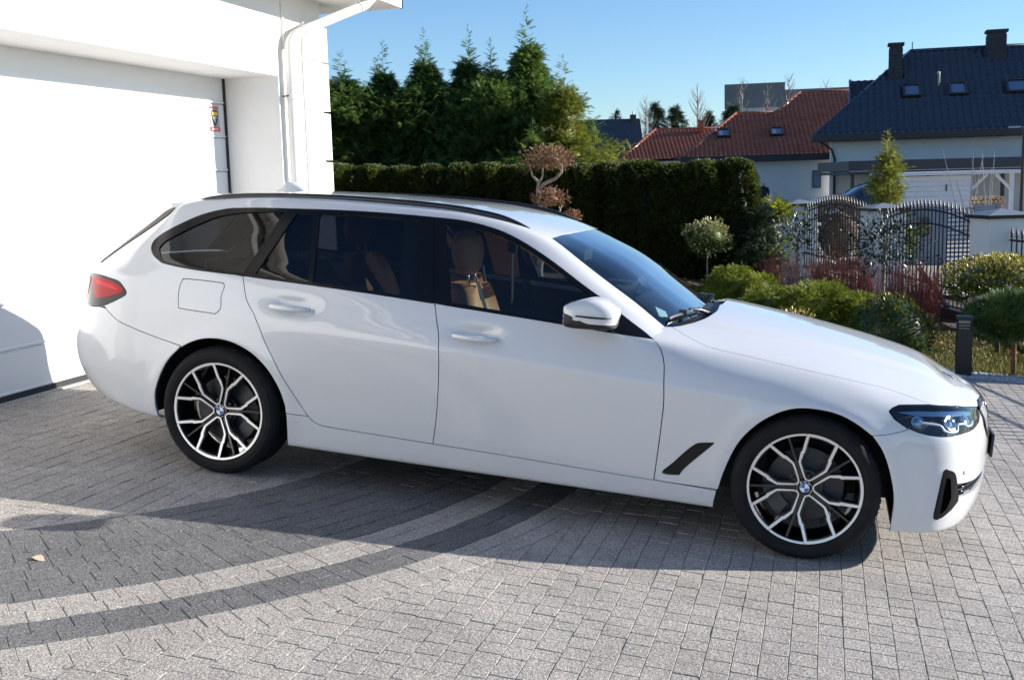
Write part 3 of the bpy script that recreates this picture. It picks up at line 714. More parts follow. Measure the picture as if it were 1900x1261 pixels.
def sidebuild(sd):
    fd = part('front_door', TOP, L_fd, m_paint, sd)
    rd = part('rear_door', TOP, L_rd, m_paint, sd)
    sp = part('side_panel', TOP, L_side, m_paint, sd, holes=[FUELc])
    part('front_fender', TUB, L_fend, m_paint, sd, holes=[VENTc])
    part('sill', TOP, L_sill, m_paint, sd)
    fl = part('fuel_flap', TOP, FUELc, m_paint, sd, parent=sp)
    part('fender_vent', TUB, VENTc, m_black, sd, gap=.001, off=-.004, skirt=.02)
    part('window_frame', TOP, L_qf, m_black, sd, parent=sp, holes=[GQ], gap=.0012, off=.0008)
    part('window_frame', TOP, L_rf, m_black, sd, parent=rd, holes=[GR1, GR2], gap=.0012, off=.0008)
    part('window_frame', TOP, L_ff, m_black, sd, parent=fd, holes=[GF], gap=.0012, off=.0008)
    glass_pane('window_pane', sp, GQ, m_privacy, sd); glass_pane('window_pane', rd, GR1, m_privacy, sd)
    glass_pane('window_pane', rd, GR2, m_privacy, sd); glass_pane('window_pane', fd, GF, m_glass, sd)
    # dark strips added behind the shut lines, standing in for shade in the gaps
    mb = MB()
    for S, c in ((TOP, QS), (TOP, DB), (TOP, cat(MS[:1], MS[1:2], MSl)), (TOP, FS), (TUB, HSc), (TUB, FBSc), (TOP, RBSc), (TUB, cat(FS1[-1:], [FS1[-1] * .2 + np.array(sill_e) * .8])), (TOP, cat([QSL[0] * .5 + QSL[-1] * .5], QSL[-1:])), (TOP, resamp(FUELc, .02)), (TOP, BT), (TOP, cat(TLc)), (TUB, HLc), (TUB, CUR['AP1']), (TOP, cat(DLr[-1:], [DLr[-1] * .5 + DT[iC] * .5], DT[iC:iC + 1]))):
        c = dedupe(c); e = np.gradient(c, axis=0); nn = np.stack([-e[:, 1], e[:, 0]], 1); nn /= np.maximum(np.linalg.norm(nn, axis=1, keepdims=True), 1e-9)
        A, na = S.ev(c + nn * .012); B, nb_ = S.ev(c - nn * .012); A = (A - na * .011) * (1, sd, 1); B = (B - nb_ * .011) * (1, sd, 1)
        k = len(c); mb.add(np.concatenate([A, B]), [(i, i + 1, k + i + 1, k + i) for i in range(k - 1)])
    mb.build('door_seals', m_dark, CAR, fix=False)
    # handles
    for dr, hx, hz in ((rd, -1.10, .916), (fd, -.118, .866)):
        mb = MB(); k = 15; pts = []; rr = []
        for i in range(k):
            t = i / (k - 1); x = hx - .113 + .226 * t
            pts.append((x, sd * (.918 + .037 * math.sin(math.pi * min(max(t, .0), 1)) ** .45), hz + .010 * (.5 - t) - .004 * math.cos(math.pi * t)))
            rr.append(.004 + .0135 * math.sin(math.pi * (t * .92 + .04)) ** .4)
        mb.tube(pts, rr, 12, sq=1.05); mb.build('door_handle', m_paint, dr, True)
    # inner door skins (dark) and tan pillar linings
    part('door_lining', TOP, cat(BT[iB:], FS[1:], DB[dbm:][::-1], MSl[::-1][1:]), m_inn, sd, parent=fd, gap=.01, off=-.075, skirt=0, step=.06)
    part('door_lining', TOP, L_rd, m_inn, sd, parent=rd, gap=.01, off=-.075, skirt=0, step=.06)
    bp = cat([(-.53, 1.115), (-.60, 1.60), (-.38, 1.60), (-.36, 1.115)])
    part('pillar_lining', TOP, bp, m_tand, sd, gap=0, off=-.035, skirt=0, step=.06)
    part('pillar_lining', TOP, cat([(-1.48, 1.12), (-1.27, 1.6), (-1.08, 1.6), (-1.30, 1.12)]), m_inn, sd, gap=0, off=-.035, skirt=0, step=.06)
    part('pillar_lining', TOP, cat([(-.1, 1.62), (.2, 1.57), (.52, 1.47), (.70, 1.30), (.72, 1.40), (.60, 1.62), (.42, 1.665), (.15, 1.70), (-.1, 1.70)]), m_inn, sd, gap=0, off=-.03, skirt=0, step=.06)
    # tail lamp
    tl = part('tail_light', TOP, L_tl, m_smoke, sd, gap=.002, off=.001)
    TL0 = CUR['TL']
    part('lamp_segment', TOP, catmull([(-2.62, .962), (-2.45, .965), (-2.28, .945), (-2.185, .912), (-2.195, .885), (-2.33, .85), (-2.48, .832), (-2.56, .85)], 3, True), m_red, sd, parent=tl, gap=0, off=.003, skirt=.004)
    part('lamp_segment', TOP, cat([(-2.52, .948), (-2.30, .928), (-2.22, .905), (-2.25, .895), (-2.40, .912), (-2.53, .925)]), m_redd, sd, parent=tl, gap=0, off=.005, skirt=.004)
    part('lamp_segment', TOP, cat([(-2.90, .955), (-2.70, .962), (-2.66, .94), (-2.71, .86), (-2.80, .80), (-2.90, .80)]), m_red, sd, parent=tl, gap=0, off=.003, skirt=.004)
    # headlamp : housing behind a clear lens
    hl = part('headlight', TUB, HLc, m_inn, sd, gap=.003, off=-.045, skirt=0)
    part('lamp_bezel', TUB, HLc, m_black, sd, parent=hl, holes=[insetL(dedupe(HLc), .012)], gap=.002, off=.0, skirt=.04)
    part('lens', TUB, insetL(dedupe(HLc), .008), m_lens, sd, parent=hl, gap=0, off=.001, skirt=0)
    part('lamp_brow', TUB, cat([(1.86, .91), (1.95, .965), (2.10, 1.02), (2.30, 1.035), (2.52, .99), (2.50, .955), (2.28, .975), (2.08, .955), (1.94, .905)]), m_alu, sd, parent=hl, gap=0, off=-.020, skirt=.01)
    for q, w_ in (((1.96, .845), .028), ((2.16, .875), .034), ((2.36, .90), .034)):
        P, n = TUB.ev(np.array([q])); c = (P[0] - n[0] * .030) * (1, sd, 1); nn = n[0] * (1, sd, 1)
        mb = MB(); mb.lathe([(.001, .012), (w_ * .6, .010), (w_ * .85, .002), (w_, .012), (w_ * 1.05, .004)], 20)
        mb.xf(Vector(nn).to_track_quat('Z', 'Y').to_matrix().to_4x4()); mb.xf(Matrix.Translation(c)); mb.build('projector', m_alu, hl, True)
    for path in ([(1.97, .835), (2.07, .838), (2.11, .79), (2.17, .785), (2.21, .80), (2.215, .85)], [(2.22, .862), (2.29, .862), (2.33, .83), (2.39, .83), (2.43, .845), (2.435, .885)]):
        P, n = TUB.ev(catmull(path, 5)); mb = MB(); mb.tube((P - n * .014) * (1, sd, 1), .0058, 6); mb.build('light_guide', m_led, hl, True)
    # front bumper intake
    it = part('bumper_intake', TUB, INTc, m_inn, sd, gap=.001, off=-.05, skirt=0)
    part('intake_frame', TUB, INTc, m_black, sd, parent=it, holes=[cat([(2.124, .435), (2.150, .425), (2.176, .30), (2.155, .235), (2.116, .207), (2.116, .33)])], gap=.001, off=.003, skirt=.05)
    # parking sensor
    P, n = TUB.ev(np.array([(2.27, .455)])); mb = MB(); mb.lathe([(.0, .003), (.010, .003), (.012, 0), (.0125, -.004)], 16)
    mb.xf(Vector(n[0] * (1, sd, 1)).to_track_quat('Z', 'Y').to_matrix().to_4x4()); mb.xf(Matrix.Translation(P[0] * (1, sd, 1))); mb.build('parking_sensor', m_paint, CAR, True)
    # roof rail
    rk = np.array([(-1.815, 1.404), (-1.76, 1.424), (-1.6, 1.449), (-1.40, 1.466), (-1.15, 1.479), (-.874, 1.485), (-.6, 1.484), (-.366, 1.476), (-.23, 1.463), (-.119, 1.446), (-.03, 1.418), (.05, 1.386)])
    pk = catmull(rk, 4); k = len(pk); mb = MB(); rw = []
    for i, (x, z) in enumerate(pk):
        t = min(i, k - 1 - i) / (k - 1); rw.append(.0045 + .0125 * min(1, t / .09) ** .7)
    mb.tube([(x, sd * (.588 + .012 * abs(x + .85) ** 2 * .1), z - r * .6) for (x, z), r in zip(pk, rw)], rw, 10, sq=.95)
    mb.tube([(x, sd * .588, z - .026 - r * .3) for (x, z), r in zip(pk, rw)][2:-2], [max(.004, r * .75) for r in rw][2:-2], 8)
    mb.build('roof_rail', m_trim, CAR, True)
    # door mirror
    prof = [(.352, 1.085), (.40, 1.108), (.465, 1.127), (.505, 1.128), (.548, 1.116), (.588, 1.090), (.600, 1.060), (.592, 1.020), (.585, .995), (.52, .985), (.44, .981), (.385, .982), (.356, .990), (.349, 1.02), (.348, 1.055)]
    pc = catmull(prof, 9, True); cx, cz = .47, 1.05; V = []; F = []; Mi = []
    secs = [(.905, .30, .30, .03), (.93, .62, .66, .02), (.96, .86, .88, .01), (1.0, .97, .98, 0), (1.05, 1.0, 1.0, 0), (1.09, .96, .96, -.004), (1.115, .84, .86, -.012), (1.13, .62, .66, -.02), (1.136, .3, .35, -.03)]
    secs = [tuple(r) for r in catmull(secs, 5)]
    np_ = len(pc)
    for y, fx, fz, dx in secs:
        for x, z in pc: V.append((cx + (x - cx) * fx + dx, sd * y, cz + (z - cz) * fz))
    for i in range(len(secs) - 1):
        for j in range(np_):
            F.append((i * np_ + j, i * np_ + (j + 1) % np_, (i + 1) * np_ + (j + 1) % np_, (i + 1) * np_ + j))
    lim_ = lambda x: 1.053 - .037 * float(sst((x - .355) / .13))
    V = [(x, y, lim_(x)) if abs(z - lim_(x)) < .0035 else (x, y, z) for x, y, z in V]
    F.append(tuple(range(np_))); F.append(tuple(range((len(secs) - 1) * np_, len(secs) * np_)))
    up = []; dn = []; gl = []
    for f in F:
        x = sum(V[i][0] for i in f) / len(f); z = sum(V[i][2] for i in f) / len(f)
        lim = 1.053 - .037 * sst((x - .355) / .13)
        (gl if x < .357 and 1.0 < z < 1.075 else up if z > lim else dn).append(f)
    mr = None
    for nm, fs, mt in (('mirror_shell', up, m_paint), ('mirror_base', dn, m_plast), ('mirror_glass', gl, m_chrome)):
        if not fs: continue
        ids = sorted({i for f in fs for i in f}); mp = {a: i for i, a in enumerate(ids)}; mb = MB(); mb.add([V[i] for i in ids], [[mp[i] for i in f] for f in fs])
        if sd > 0: mb.V = [(x, y, z - .03) for x, y, z in mb.V]
        o = mb.build(nm, mt, mr or CAR, True)
        if mr is None: mr = o; mr.name = 'door_mirror'
    mb = MB(); mb.tube([(.368, sd * 1.112, 1.047), (.42, sd * 1.134, 1.047), (.48, sd * 1.139, 1.046), (.54, sd * 1.132, 1.046), (.575, sd * 1.112, 1.047)], [.002, .0045, .005, .0045, .002], 6)
    mb.build('turn_signal', m_smoke, mr, True)
    mb = MB(); mb.tube([(.50, sd * .86, .972), (.51, sd * .90, .985), (.515, sd * .95, 1.0)], [.035, .030, .03], 10, sq=.6); mb.build('mirror_arm', m_plast, mr, True)
    # wheel-arch liners
    for cx in (1.4875, -1.4875):
        mb = MB(); V = []; F = []; k = 40
        for i in range(k + 1):
            a = R_(-8) + R_(196) * i / k
            for y, r_ in ((.860, .432), (.868, .398), (.60, .398), (.45, .398)): V.append((cx + r_ * math.cos(a), sd * y, .335 + r_ * math.sin(a)))
        for i in range(k):
            for q in range(3): F.append((i * 4 + q, i * 4 + q + 1, i * 4 + q + 5, i * 4 + q + 4))
        b = len(V); V += [(cx + .40 * math.cos(R_(-8) + R_(196) * i / k), sd * .45, .335 + .40 * math.sin(R_(-8) + R_(196) * i / k)) for i in range(k + 1)] + [(cx, sd * .45, .335)]
        F += [(b + i, b + i + 1, b + k + 1) for i in range(k)]
        mb.add(V, F); mb.build('wheel_arch_liner', m_dark, CAR, True, 40)
both(sidebuild)
# centre panels
hood = part('bonnet', TUB, L_hood, m_paint, 0)
roof = part('roof', TOP, L_roof, m_paint, 0, gap=.0006)
part('windscreen', TOP, L_ws, m_wind, 0, gap=.002, off=-.003, skirt=0)
ws = bpy.data.objects['windscreen']
inner_ = cat([(.222, VM2 + .05), (.222, 2.2), (.214, 2.04), (.20, 1.92), (.215, 1.76)], [(.30, 1.735), (.46, 1.733), (.62, 1.748), (.745, 1.755), (.80, 1.80), (.90, 1.92), (1.0, 2.1), (1.045, 2.25), (1.055, VM2 + .05)])
part('screen_border', TOP, cat(hdr[:-1], [(.21, VM2 + .02), (.222, VM2 + .02), (.222, 2.2), (.214, 2.04), (.20, 1.92), (.215, 1.76), (.30, 1.735), (.46, 1.733), (.62, 1.748), (.735, 1.755), (.77, 1.80), (.815, 1.92), (.85, 2.1), (.868, 2.25), (.873, VM2 + .02), (.915, VM2 + .02), (.91, 2.25), (.893, 2.08), (.858, 1.9), (.815, 1.775)], WSc[::-1][:-1]), m_black, 0, parent=ws, gap=.002, off=-.006, skirt=0)
part('rear_bumper', TOP, L_rb, m_paint, 0)
part('tailgate', TOP, L_tg, m_paint, 0)
part('rear_window', TOP, L_rw, m_privacy, 0, gap=.002, skirt=0)
for sg in (-1, 1): part('window_border', TOP, cat([(-3.0, 1.15), (-3.0, 1.8), (-2.62, 1.8), (-2.52, 1.62), (-2.60, 1.47), (-2.67, 1.33), (-2.72, 1.2), (-2.75, 1.09)]), m_plast, sg, parent=bpy.data.objects['rear_window'], gap=.0, off=.004, skirt=.012)
fb = part('front_bumper', TUB, L_fb, m_paint, 0, holes=[INTc, cat(CUR['SLOT'][:1], [(2.45, .372), (3.26, .375), (3.26, .30), (2.45, .292)], CUR['SLOT'][5:])])
part('lower_grille', TUB, SLOT, m_black, 0, parent=fb, gap=0, off=-.03, skirt=0)
mb = MB()
for vv in (.318, .35):
    P, n = TUB.ev(np.array([(2.25 + .0525 * i, vv) for i in range(20)]))
    for sg in (-1, 1): mb.tube((P - n * .012) * (1, sg, 1), .006, 6)
mb.build('grille_bar', m_black, fb, True)
# kidney grille
kid = []
for sg in (-1, 1):
    lp = catmull([(2.66, .985), (2.68, .80), (2.76, .66), (2.95, .63), (3.15, .63), (3.22, .68), (3.23, .985)], 4)
    g0 = panel_geo(TUB, cat(lp, [(3.0, 1.04), (2.75, 1.04)]), gap=0, off=-.03, skirt=0)
    kg = link('kidney_grille', geo_mesh('kidney_grille', g0, m_inn, sg), CAR)
    P, n = TUB.ev(np.array(cat(lp, [(3.0, 1.04), (2.75, 1.04), (2.66, .985)]))); mb = MB(); mb.tube((P - n * .008) * (1, sg, 1), .017, 8, cap=False); mb.build('grille_frame', m_black, kg, True)
    for i in range(9):
        ss = 2.74 + .055 * i; P, n = TUB.ev(np.array([(ss, a) for a in np.linspace(.66, 1.03, 8)])); mb = MB(); mb.tube((P - n * .006) * (1, sg, 1), .007, 6); mb.build('grille_bar', m_black, kg, True)
mb = MB(); P, n = TUB.ev(np.array([(3.3, .5)])); mb.bbox(2.343, 2.354, -.26, .26, .445, .56, .003); mb.build('number_plate', m_plast, CAR)
mb = MB(); mb.bbox(2.353, 2.357, -.255, .255, .45, .555, .002); mb.build('plate_face', m_ewht, bpy.data.objects['number_plate'])
# spoiler over the tailgate
V = []; F = []; ys = np.linspace(0, .60, 14)
for y in ys:
    e = 1 - .25 * (y / .60) ** 2.5
    V += [(-1.80, y, 1.447 - .05 * (y / .6) ** 2.4), (-1.92, y, 1.437 - .05 * (y / .6) ** 2.4), (-2.02 * (1 - .0 * y) + .03 * (y / .6) ** 3, y, 1.418 - .042 * (y / .6) ** 2.2), (-2.03 + .03 * (y / .6) ** 3, y, 1.408 - .042 * (y / .6) ** 2.2), (-1.95, y, 1.375 - .03 * (y / .6) ** 2)]
for i in range(len(ys) - 1):
    for q in range(4): F.append((i * 5 + q, i * 5 + q + 1, i * 5 + q + 6, i * 5 + q + 5))
F.append(tuple((len(ys) - 1) * 5 + q for q in range(5)))
mb = MB(); mb.add(V, F); mb.add([(x, -y, z) for x, y, z in V], F); mb.build('roof_spoiler', m_paint, CAR, True, 50)
# aerial fin
mb = MB(); pts = []
prof = catmull([(-1.665, 1.472), (-1.62, 1.518), (-1.585, 1.530), (-1.555, 1.527), (-1.50, 1.503), (-1.465, 1.477)], 3)
V = []; F = []
for x, z in prof:
    h = z - 1.47; V += [(x, -.028 * (1 - .2 * abs(x + 1.58) / .1), 1.455), (x, -.022, 1.462 + h * .45), (x, -.006, 1.462 + h), (x, .006, 1.462 + h), (x, .022, 1.462 + h * .45), (x, .028, 1.455)]
for i in range(len(prof) - 1):
    for q in range(5): F.append((i * 6 + q, i * 6 + q + 1, i * 6 + q + 7, i * 6 + q + 6))
mb.add(V, F); mb.build('aerial_fin', m_paint, CAR, True)
# scuttle and wipers
part('scuttle_panel', TUB, cat([(.74, 1.24), (.79, 1.30), (.90, 1.42), (.97, 1.58), (.995, 1.8), (1.0, VM1), (.55, VM1), (.55, 1.24)]), m_plast, 0, gap=0, off=-.035, skirt=0, step=.05)
for sg, path in ((-1, [(.775, 1.765), (.805, 1.84), (.835, 1.93), (.86, 2.04), (.88, 2.15)]), (1, [(.90, 2.20), (.885, 2.09), (.85, 1.99), (.82, 1.89), (.78, 1.79)])):
    P, n = TOP.ev(catmull(path, 5)); pts = (P + n * .014) * (1, sg, 1)
    mb = MB(); mb.tube(pts, .009, 6, sq=.8)
    c = pts[13]
    if sg < 0: mb.tube([c + (-.01, 0, .006), c + (.04, .04, .004), c + (.08, .13, -.02)], [.009, .010, .013], 8)
    c = pts[8]; mb.bbox(c[0] - .02, c[0] + .02, c[1] - .012, c[1] + .012, c[2] - .005, c[2] + .020, .004)
    mb.build('wiper', pmat('wiper_arm', (.05, .05, .05), .35), CAR, True, 50)
# vignette sticker inside the screen
P, n = TOP.ev(np.array([(.705, 1.81), (.755, 1.84), (.785, 1.79), (.735, 1.765)])); P = (P - n * .010) * (1, -1, 1)
mb = MB(); mb.add(P, [(0, 1, 2, 3)]); mb.build('screen_sticker', pmat('sticker_paper', (.55, .80, .74), .6, col2=(.75, .85, .85), vscale=60), ws)
# interior ------------------------------------------------------------
mb = MB(); mb.box(-1.05, 1.05, -.80, .80, .20, .34); mb.box(-2.2, -1.05, -.6, .6, .50, .56); mb.box(.72, 1.30, -.74, .74, .25, .78); mb.build('cabin_floor', m_inn, CAR)
mb = MB(); mb.add([(.45, -.80, .93), (.86, -.64, .945), (.86, .64, .945), (.45, .80, .93), (.40, -.80, .86), (.40, .80, .86), (.52, -.78, .55), (.52, .78, .55)], [(0, 1, 2, 3), (4, 0, 3, 5), (6, 4, 5, 7)]); mb.build('dashboard', m_inn, CAR)
part('headlining', TOP, cat([(-2.2, 1.68), (-1.0, 1.63), (0, 1.66), (.16, 1.76), (.18, VM2), (-2.2, VM2)]), m_head, 0, gap=0, off=-.035, skirt=0, step=.08)
def seat(x, y, zb, tilt, m, nm, w=.25):
    st = empty(nm, (x, y, .34), parent=CAR)
    V = []; F = []; prof = [(-.02, 0, .9), (.10, .0, .98), (.30, .0, 1.0), (.45, .0, .95), (.56, .0, .78), (.60, 0, .55)]
    us = np.linspace(-1, 1, 13)
    for z, _, ww in prof:
        for u in us:
            bol = .055 * sst((abs(u) - .55) / .3) - .02 * sst((abs(u) - .9) / .1)
            xx = bol - tilt * (z - .0) ; V.append((xx, u * w * ww, zb + z))
    nn = len(us)
    for i in range(len(prof) - 1):
        for j in range(nn - 1): F.append((i * nn + j, i * nn + j + 1, (i + 1) * nn + j + 1, (i + 1) * nn + j))
    b = len(V); V += [(v[0] - (.10 if 0 < (k % nn) < nn - 1 else .05), v[1], v[2]) for k, v in enumerate(V[:b])]
    F += [tuple(i + b for i in f)[::-1] for f in F[:]]
    for j in range(nn - 1): F.append(((len(prof) - 1) * nn + j, (len(prof) - 1) * nn + j + 1, b + (len(prof) - 1) * nn + j + 1, b + (len(prof) - 1) * nn + j))
    for i in range(len(prof) - 1):
        for j in (0, nn - 1): F.append((i * nn + j, (i + 1) * nn + j, b + (i + 1) * nn + j, b + i * nn + j))
    mb = MB(); mb.add(V, F); mb.build('backrest', m, st, True, 60)
    mb = MB(); mb.bbox(-.10, .42, -w * .98, w * .98, .02, .16, .04); mb.build('cushion', m, st, True)
    mb = MB(); V = []; F = []
    for i in range(9):
        a = math.pi * i / 8; zz = zb + .755 - .105 * math.cos(a); rw = .135 * (.62 + .38 * math.sin(a)) * (1 if 0 < i < 8 else .55); rt = .06 * (.5 + .5 * math.sin(a))
        for j in range(16):
            t = 2 * math.pi * j / 16; c, s_ = math.cos(t), math.sin(t)
            V.append((-tilt * .70 + .0 + rt * math.copysign(abs(c) ** .7, c), rw * math.copysign(abs(s_) ** .6, s_), zz))
    for i in range(8):
        for j in range(16): F.append((i * 16 + j, i * 16 + (j + 1) % 16, (i + 1) * 16 + (j + 1) % 16, (i + 1) * 16 + j))
    F.append(tuple(range(16))); F.append(tuple(range(128, 144)))
    mb.add(V, F); mb.build('headrest', m, st, True)
    for q_ in (-.06, .06): mb = MB(); mb.tube([(-tilt * .6, q_, zb + .58), (-tilt * .66, q_, zb + .68)], .008, 8); mb.build('headrest_post', m_chrome, st, True)
    return st
for y in (-.38, .38):
    st = seat(-.13 if y < 0 else -.40, y, .13 if y < 0 else .10, .30, m_tan, 'front_seat')
    mb = MB(); mb.add([(.062 - .3 * z, yy, .13 + z) for z, c in ((.62, .10), (.45, .06), (.25, .0), (.05, -.05)) for yy in (c * (1 if y > 0 else -1) - .03, c * (1 if y > 0 else -1) + .03)], [(0, 1, 3, 2), (2, 3, 5, 4), (4, 5, 7, 6)]); mb.build('seat_belt', m_belt, st)
    mb = MB(); sg = 1 if y > 0 else -1
    mb.tube([(-.40, sg * .69, 1.20), (-.39, sg * .72, .9), (-.38, sg * .75, .5)], .018, 6, sq=.3); mb.bbox(-.43, -.37, sg * .69 - .012, sg * .69 + .012, 1.17, 1.27, .01); mb.build('seat_belt', m_belt, CAR)
for y in (-.40, .40): seat(-1.02, y, .17, .42, m_tan, 'rear_seat', .30)
mb = MB(); V = []; 
mb.lathe([(.175, 0), (.19, .012), (.19, -.012), (.175, 0)], 28); mb.bar((-.17, 0, 0), (.17, 0, 0), .05, .02); mb.bar((0, -.17, 0), (0, 0, 0), .05, .02)
mb.xf(Matrix.Translation((.36, .38, .92)) @ Matrix.Rotation(R_(-62), 4, 'Y')); mb.build('steering_wheel', m_inn, CAR, True, 40)
mb = MB(); mb.bbox(.205, .225, -.11, .11, 1.215, 1.275, .008); mb.tube([(.215, 0, 1.27), (.20, 0, 1.33)], .012, 6); mb.build('inside_mirror', m_inn, CAR)
# underbody
mb = MB(); mb.box(-1.02, 1.02, -.84, .84, .185, .30); mb.box(1.93, 2.20, -.60, .60, .20, .55); mb.box(-1.10, 1.93, -.44, .44, .22, .60); mb.box(-2.2, -1.10, -.44, .44, .40, .60); mb.build('underbody', m_dark, CAR)
mb = MB(); mb.bbox(1.885, 2.12, -.72, .72, .172, .20, .004); mb.build('front_splitter', m_plast, CAR)
# ---- wheels
def roundel(parent, M, r, nm='emblem'):
    mb = MB(); mb.lathe([(r, -.002), (r, .0015), (r * .93, .0028), (r * .62, .0022), (r * .60, .0012), (0.0001, .0012)], 36); mb.xf(M); o = mb.build(nm, m_black, parent, True, 40)
    for q in range(4):
        mb = MB(); poly = [(0, 0)] + [(r * .585 * math.cos(R_(90 * q + 90 * i / 10)), r * .585 * math.sin(R_(90 * q + 90 * i / 10))) for i in range(11)]
        mb.prism(poly, .001, .0026); mb.xf(M); mb.build('emblem_quarter', m_blue if q % 2 else m_ewht, o)
    mb = MB(); mb.lathe([(r * .585, .0012), (r * .60, .003), (r * .625, .003), (r * .635, .0012)], 36); mb.lathe([(r * .95, .0012), (r * .965, .0034), (r * .99, .003), (r * 1.0, .0)], 36); mb.xf(M); mb.build('emblem_ring', m_chrome, o, True)
    for ch, a in (('B', 128), ('M', 90), ('W', 52)):
        cu = bpy.data.curves.new('letter', 'FONT'); cu.body = ch; cu.size = r * .42; cu.align_x = 'CENTER'; cu.align_y = 'CENTER'; cu.extrude = .0004; cu.resolution_u = 3
        to = bpy.data.objects.new('emblem_letter', cu); me = bpy.data.meshes.new_from_object(to); bpy.data.objects.remove(to)
        me.materials.clear(); me.materials.append(m_ewht)
        me.transform(M @ Matrix.Translation((r * .785 * math.cos(R_(a)), r * .785 * math.sin(R_(a)), .003)) @ Matrix.Rotation(R_(a - 90), 4, 'Z')); link('emblem_letter', me, o)
    return o
def wheel(cx, sd, ang, yface):
    wh = empty('wheel', (cx, sd * yface, .335), parent=CAR)
    # local frame: Y' outward. build with z outward then rotate
    M = Matrix.Rotation(R_(90), 4, 'X') if sd < 0 else Matrix.Rotation(R_(-90), 4, 'X') @ Matrix.Rotation(math.pi, 4, 'Z') @ Matrix.Scale(-1, 4, (1, 0, 0)) @ Matrix.Scale(-1, 4, (1, 0, 0))
    R0 = .2565
    t = MB(); pr = [(.247, -.215), (.262, -.228), (.300, -.236), (.322, -.226), (.333, -.205), (.336, -.16), (.3365, -.115), (.336, -.07), (.333, -.028), (.325, -.010), (.316, -.002), (.3145, -.0005), (.308, .004), (.3065, .0055), (.296, .0078), (.2945, .0068), (.288, .008), (.2865, .0095), (.280, .0075), (.270, .004), (.262, -.002), (.256, -.010), (.247, -.02)]
    t.lathe(pr, 96); t.xf(M); t.build('tyre', m_rub, wh, True, 55)
    g = MB()                                      # tread blocks: lateral grooves as raised ribs
    for i in range(72):
        a = 2 * math.pi * i / 72
        for h0, h1 in ((-.198, -.165), (-.155, -.12), (-.11, -.075), (-.065, -.035)):
            da = .030
            V = [((.334 if h in (h0,) and h0 == -.205 else .3365) * math.cos(a + s_ * da) * 1.0, .3365 * math.sin(a + s_ * da), h) for h in (h0, h1) for s_ in (-1, 1)]
            V = [(r_ * math.cos(a + s_ * da + (h + .11) * .35), r_ * math.sin(a + s_ * da + (h + .11) * .35), h) for r_ in (.333, .3374) for h in (h0, h1) for s_ in (-1, 1)]
            g.add(V, [(4, 5, 7, 6), (0, 1, 5, 4), (2, 3, 7, 6), (0, 2, 6, 4), (1, 3, 7, 5)])
    g.xf(M); g.build('tread', m_rub, bpy.data.objects[wh.children[0].name])['kind'] = 'stuff'
    b = MB(); b.lathe([(.252, -.012), (.2595, -.008), (.2595, -.003), (.2575, -.004), (.246, -.010), (.242, -.03), (.236, -.08), (.225, -.14), (.238, -.2), (.25, -.215)], 72); b.xf(M); rim = b.build('rim', m_rimb, wh, True, 50)
    def zf(r): return -.030 + .028 * (r / R0) ** 1.5
    half = [(.955, .284), (.63, .262), (.60, .277), (.42, .255), (.355, .212), (.175, .075), (.145, .045), (.135, 0)]
    def loopP(h): return [(x, y) for x, y in h] + [(x, -y) for x, y in h[::-1][1:]]
    HA = .288; outer = loopP(half)
    OUT = [(math.cos(HA), math.sin(HA))] + outer[1:-1] + [(math.cos(HA), -math.sin(HA))] + [(math.cos(a), math.sin(a)) for a in np.linspace(-HA, HA, 9)[1:-1]]
    OA = np.array(OUT); rr_ = np.hypot(OA[:, 0], OA[:, 1])
    if area2(OA) < 0: OA = OA[::-1]; rr_ = rr_[::-1]
    INN = [tuple(p) for p in insetL(OA, np.interp(rr_, [.13, .3, .5, .62, .66, 1], [.023, .030, .038, .045, .053, .048])[:, None])]
    OUT = [tuple(p) for p in OA]
    assert len(OUT) == len(INN)
    n = len(OUT)
    for k in range(5):
        a = R_(ang + 72 * k); ca, sa = math.cos(a), math.sin(a)
        def tr(p, dz=0, s_=1.0):
            x, y = p[0] * R0 * s_, p[1] * R0 * s_; return (x * ca - y * sa, x * sa + y * ca, zf(math.hypot(x, y)) + dz)
        mb = MB(); V = [tr(p, .003) for p in OUT] + [tr(p, .003) for p in INN] + [tr(p, -.002) for p in OUT] + [tr(p, -.002) for p in INN]; F = []
        for i in range(n):
            j = (i + 1) % n; F += [(i, j, n + j, n + i), (2 * n + i, 2 * n + j, j, i), (n + i, n + j, 3 * n + j, 3 * n + i)]
        mb.add(V, F); mb.xf(M); mb.build('spoke', m_mach, rim)
        # black body below the bright face (slightly wider)
        mb = MB(); V = []
        for p, q in zip(OUT, INN):
            d = (p[0] - q[0], p[1] - q[1]); l = math.hypot(*d) or 1; u = (d[0] / l, d[1] / l)
            po = (p[0] + u[0] * .010, p[1] + u[1] * .010); qi = (q[0] - u[0] * .024, q[1] - u[1] * .024)
            V += [tr(po, -.001), tr(qi, -.001), tr(po, -.040), tr(qi, -.040)]
        F = []
        for i in range(n):
            j = (i + 1) % n; F += [(4 * i, 4 * j, 4 * j + 1, 4 * i + 1), (4 * i + 2, 4 * j + 2, 4 * j, 4 * i), (4 * i + 1, 4 * j + 1, 4 * j + 3, 4 * i + 3)]
        mb.add(V, F); mb.xf(M); mb.build('spoke_body', m_rimb, rim)
        # bridge between neighbouring loops and thin inner spoke
        a2 = a + R_(36); ca, sa = math.cos(a2), math.sin(a2)
        mb = MB(); poly = [(.10, -.05), (.30, -.045), (.46, -.055), (.50, -.02), (.95, -.02), (.95, .02), (.50, .02), (.46, .055), (.30, .045), (.10, .05)]
        mb.prism([(p[0] * R0, p[1] * R0) for p in poly], -.05, -.0); mb.V = [(x * ca - y * sa, x * sa + y * ca, z + zf(math.hypot(x, y)) - .008) for x, y, z in mb.V]; mb.xf(M); mb.build('spoke_body', m_rimb, rim)
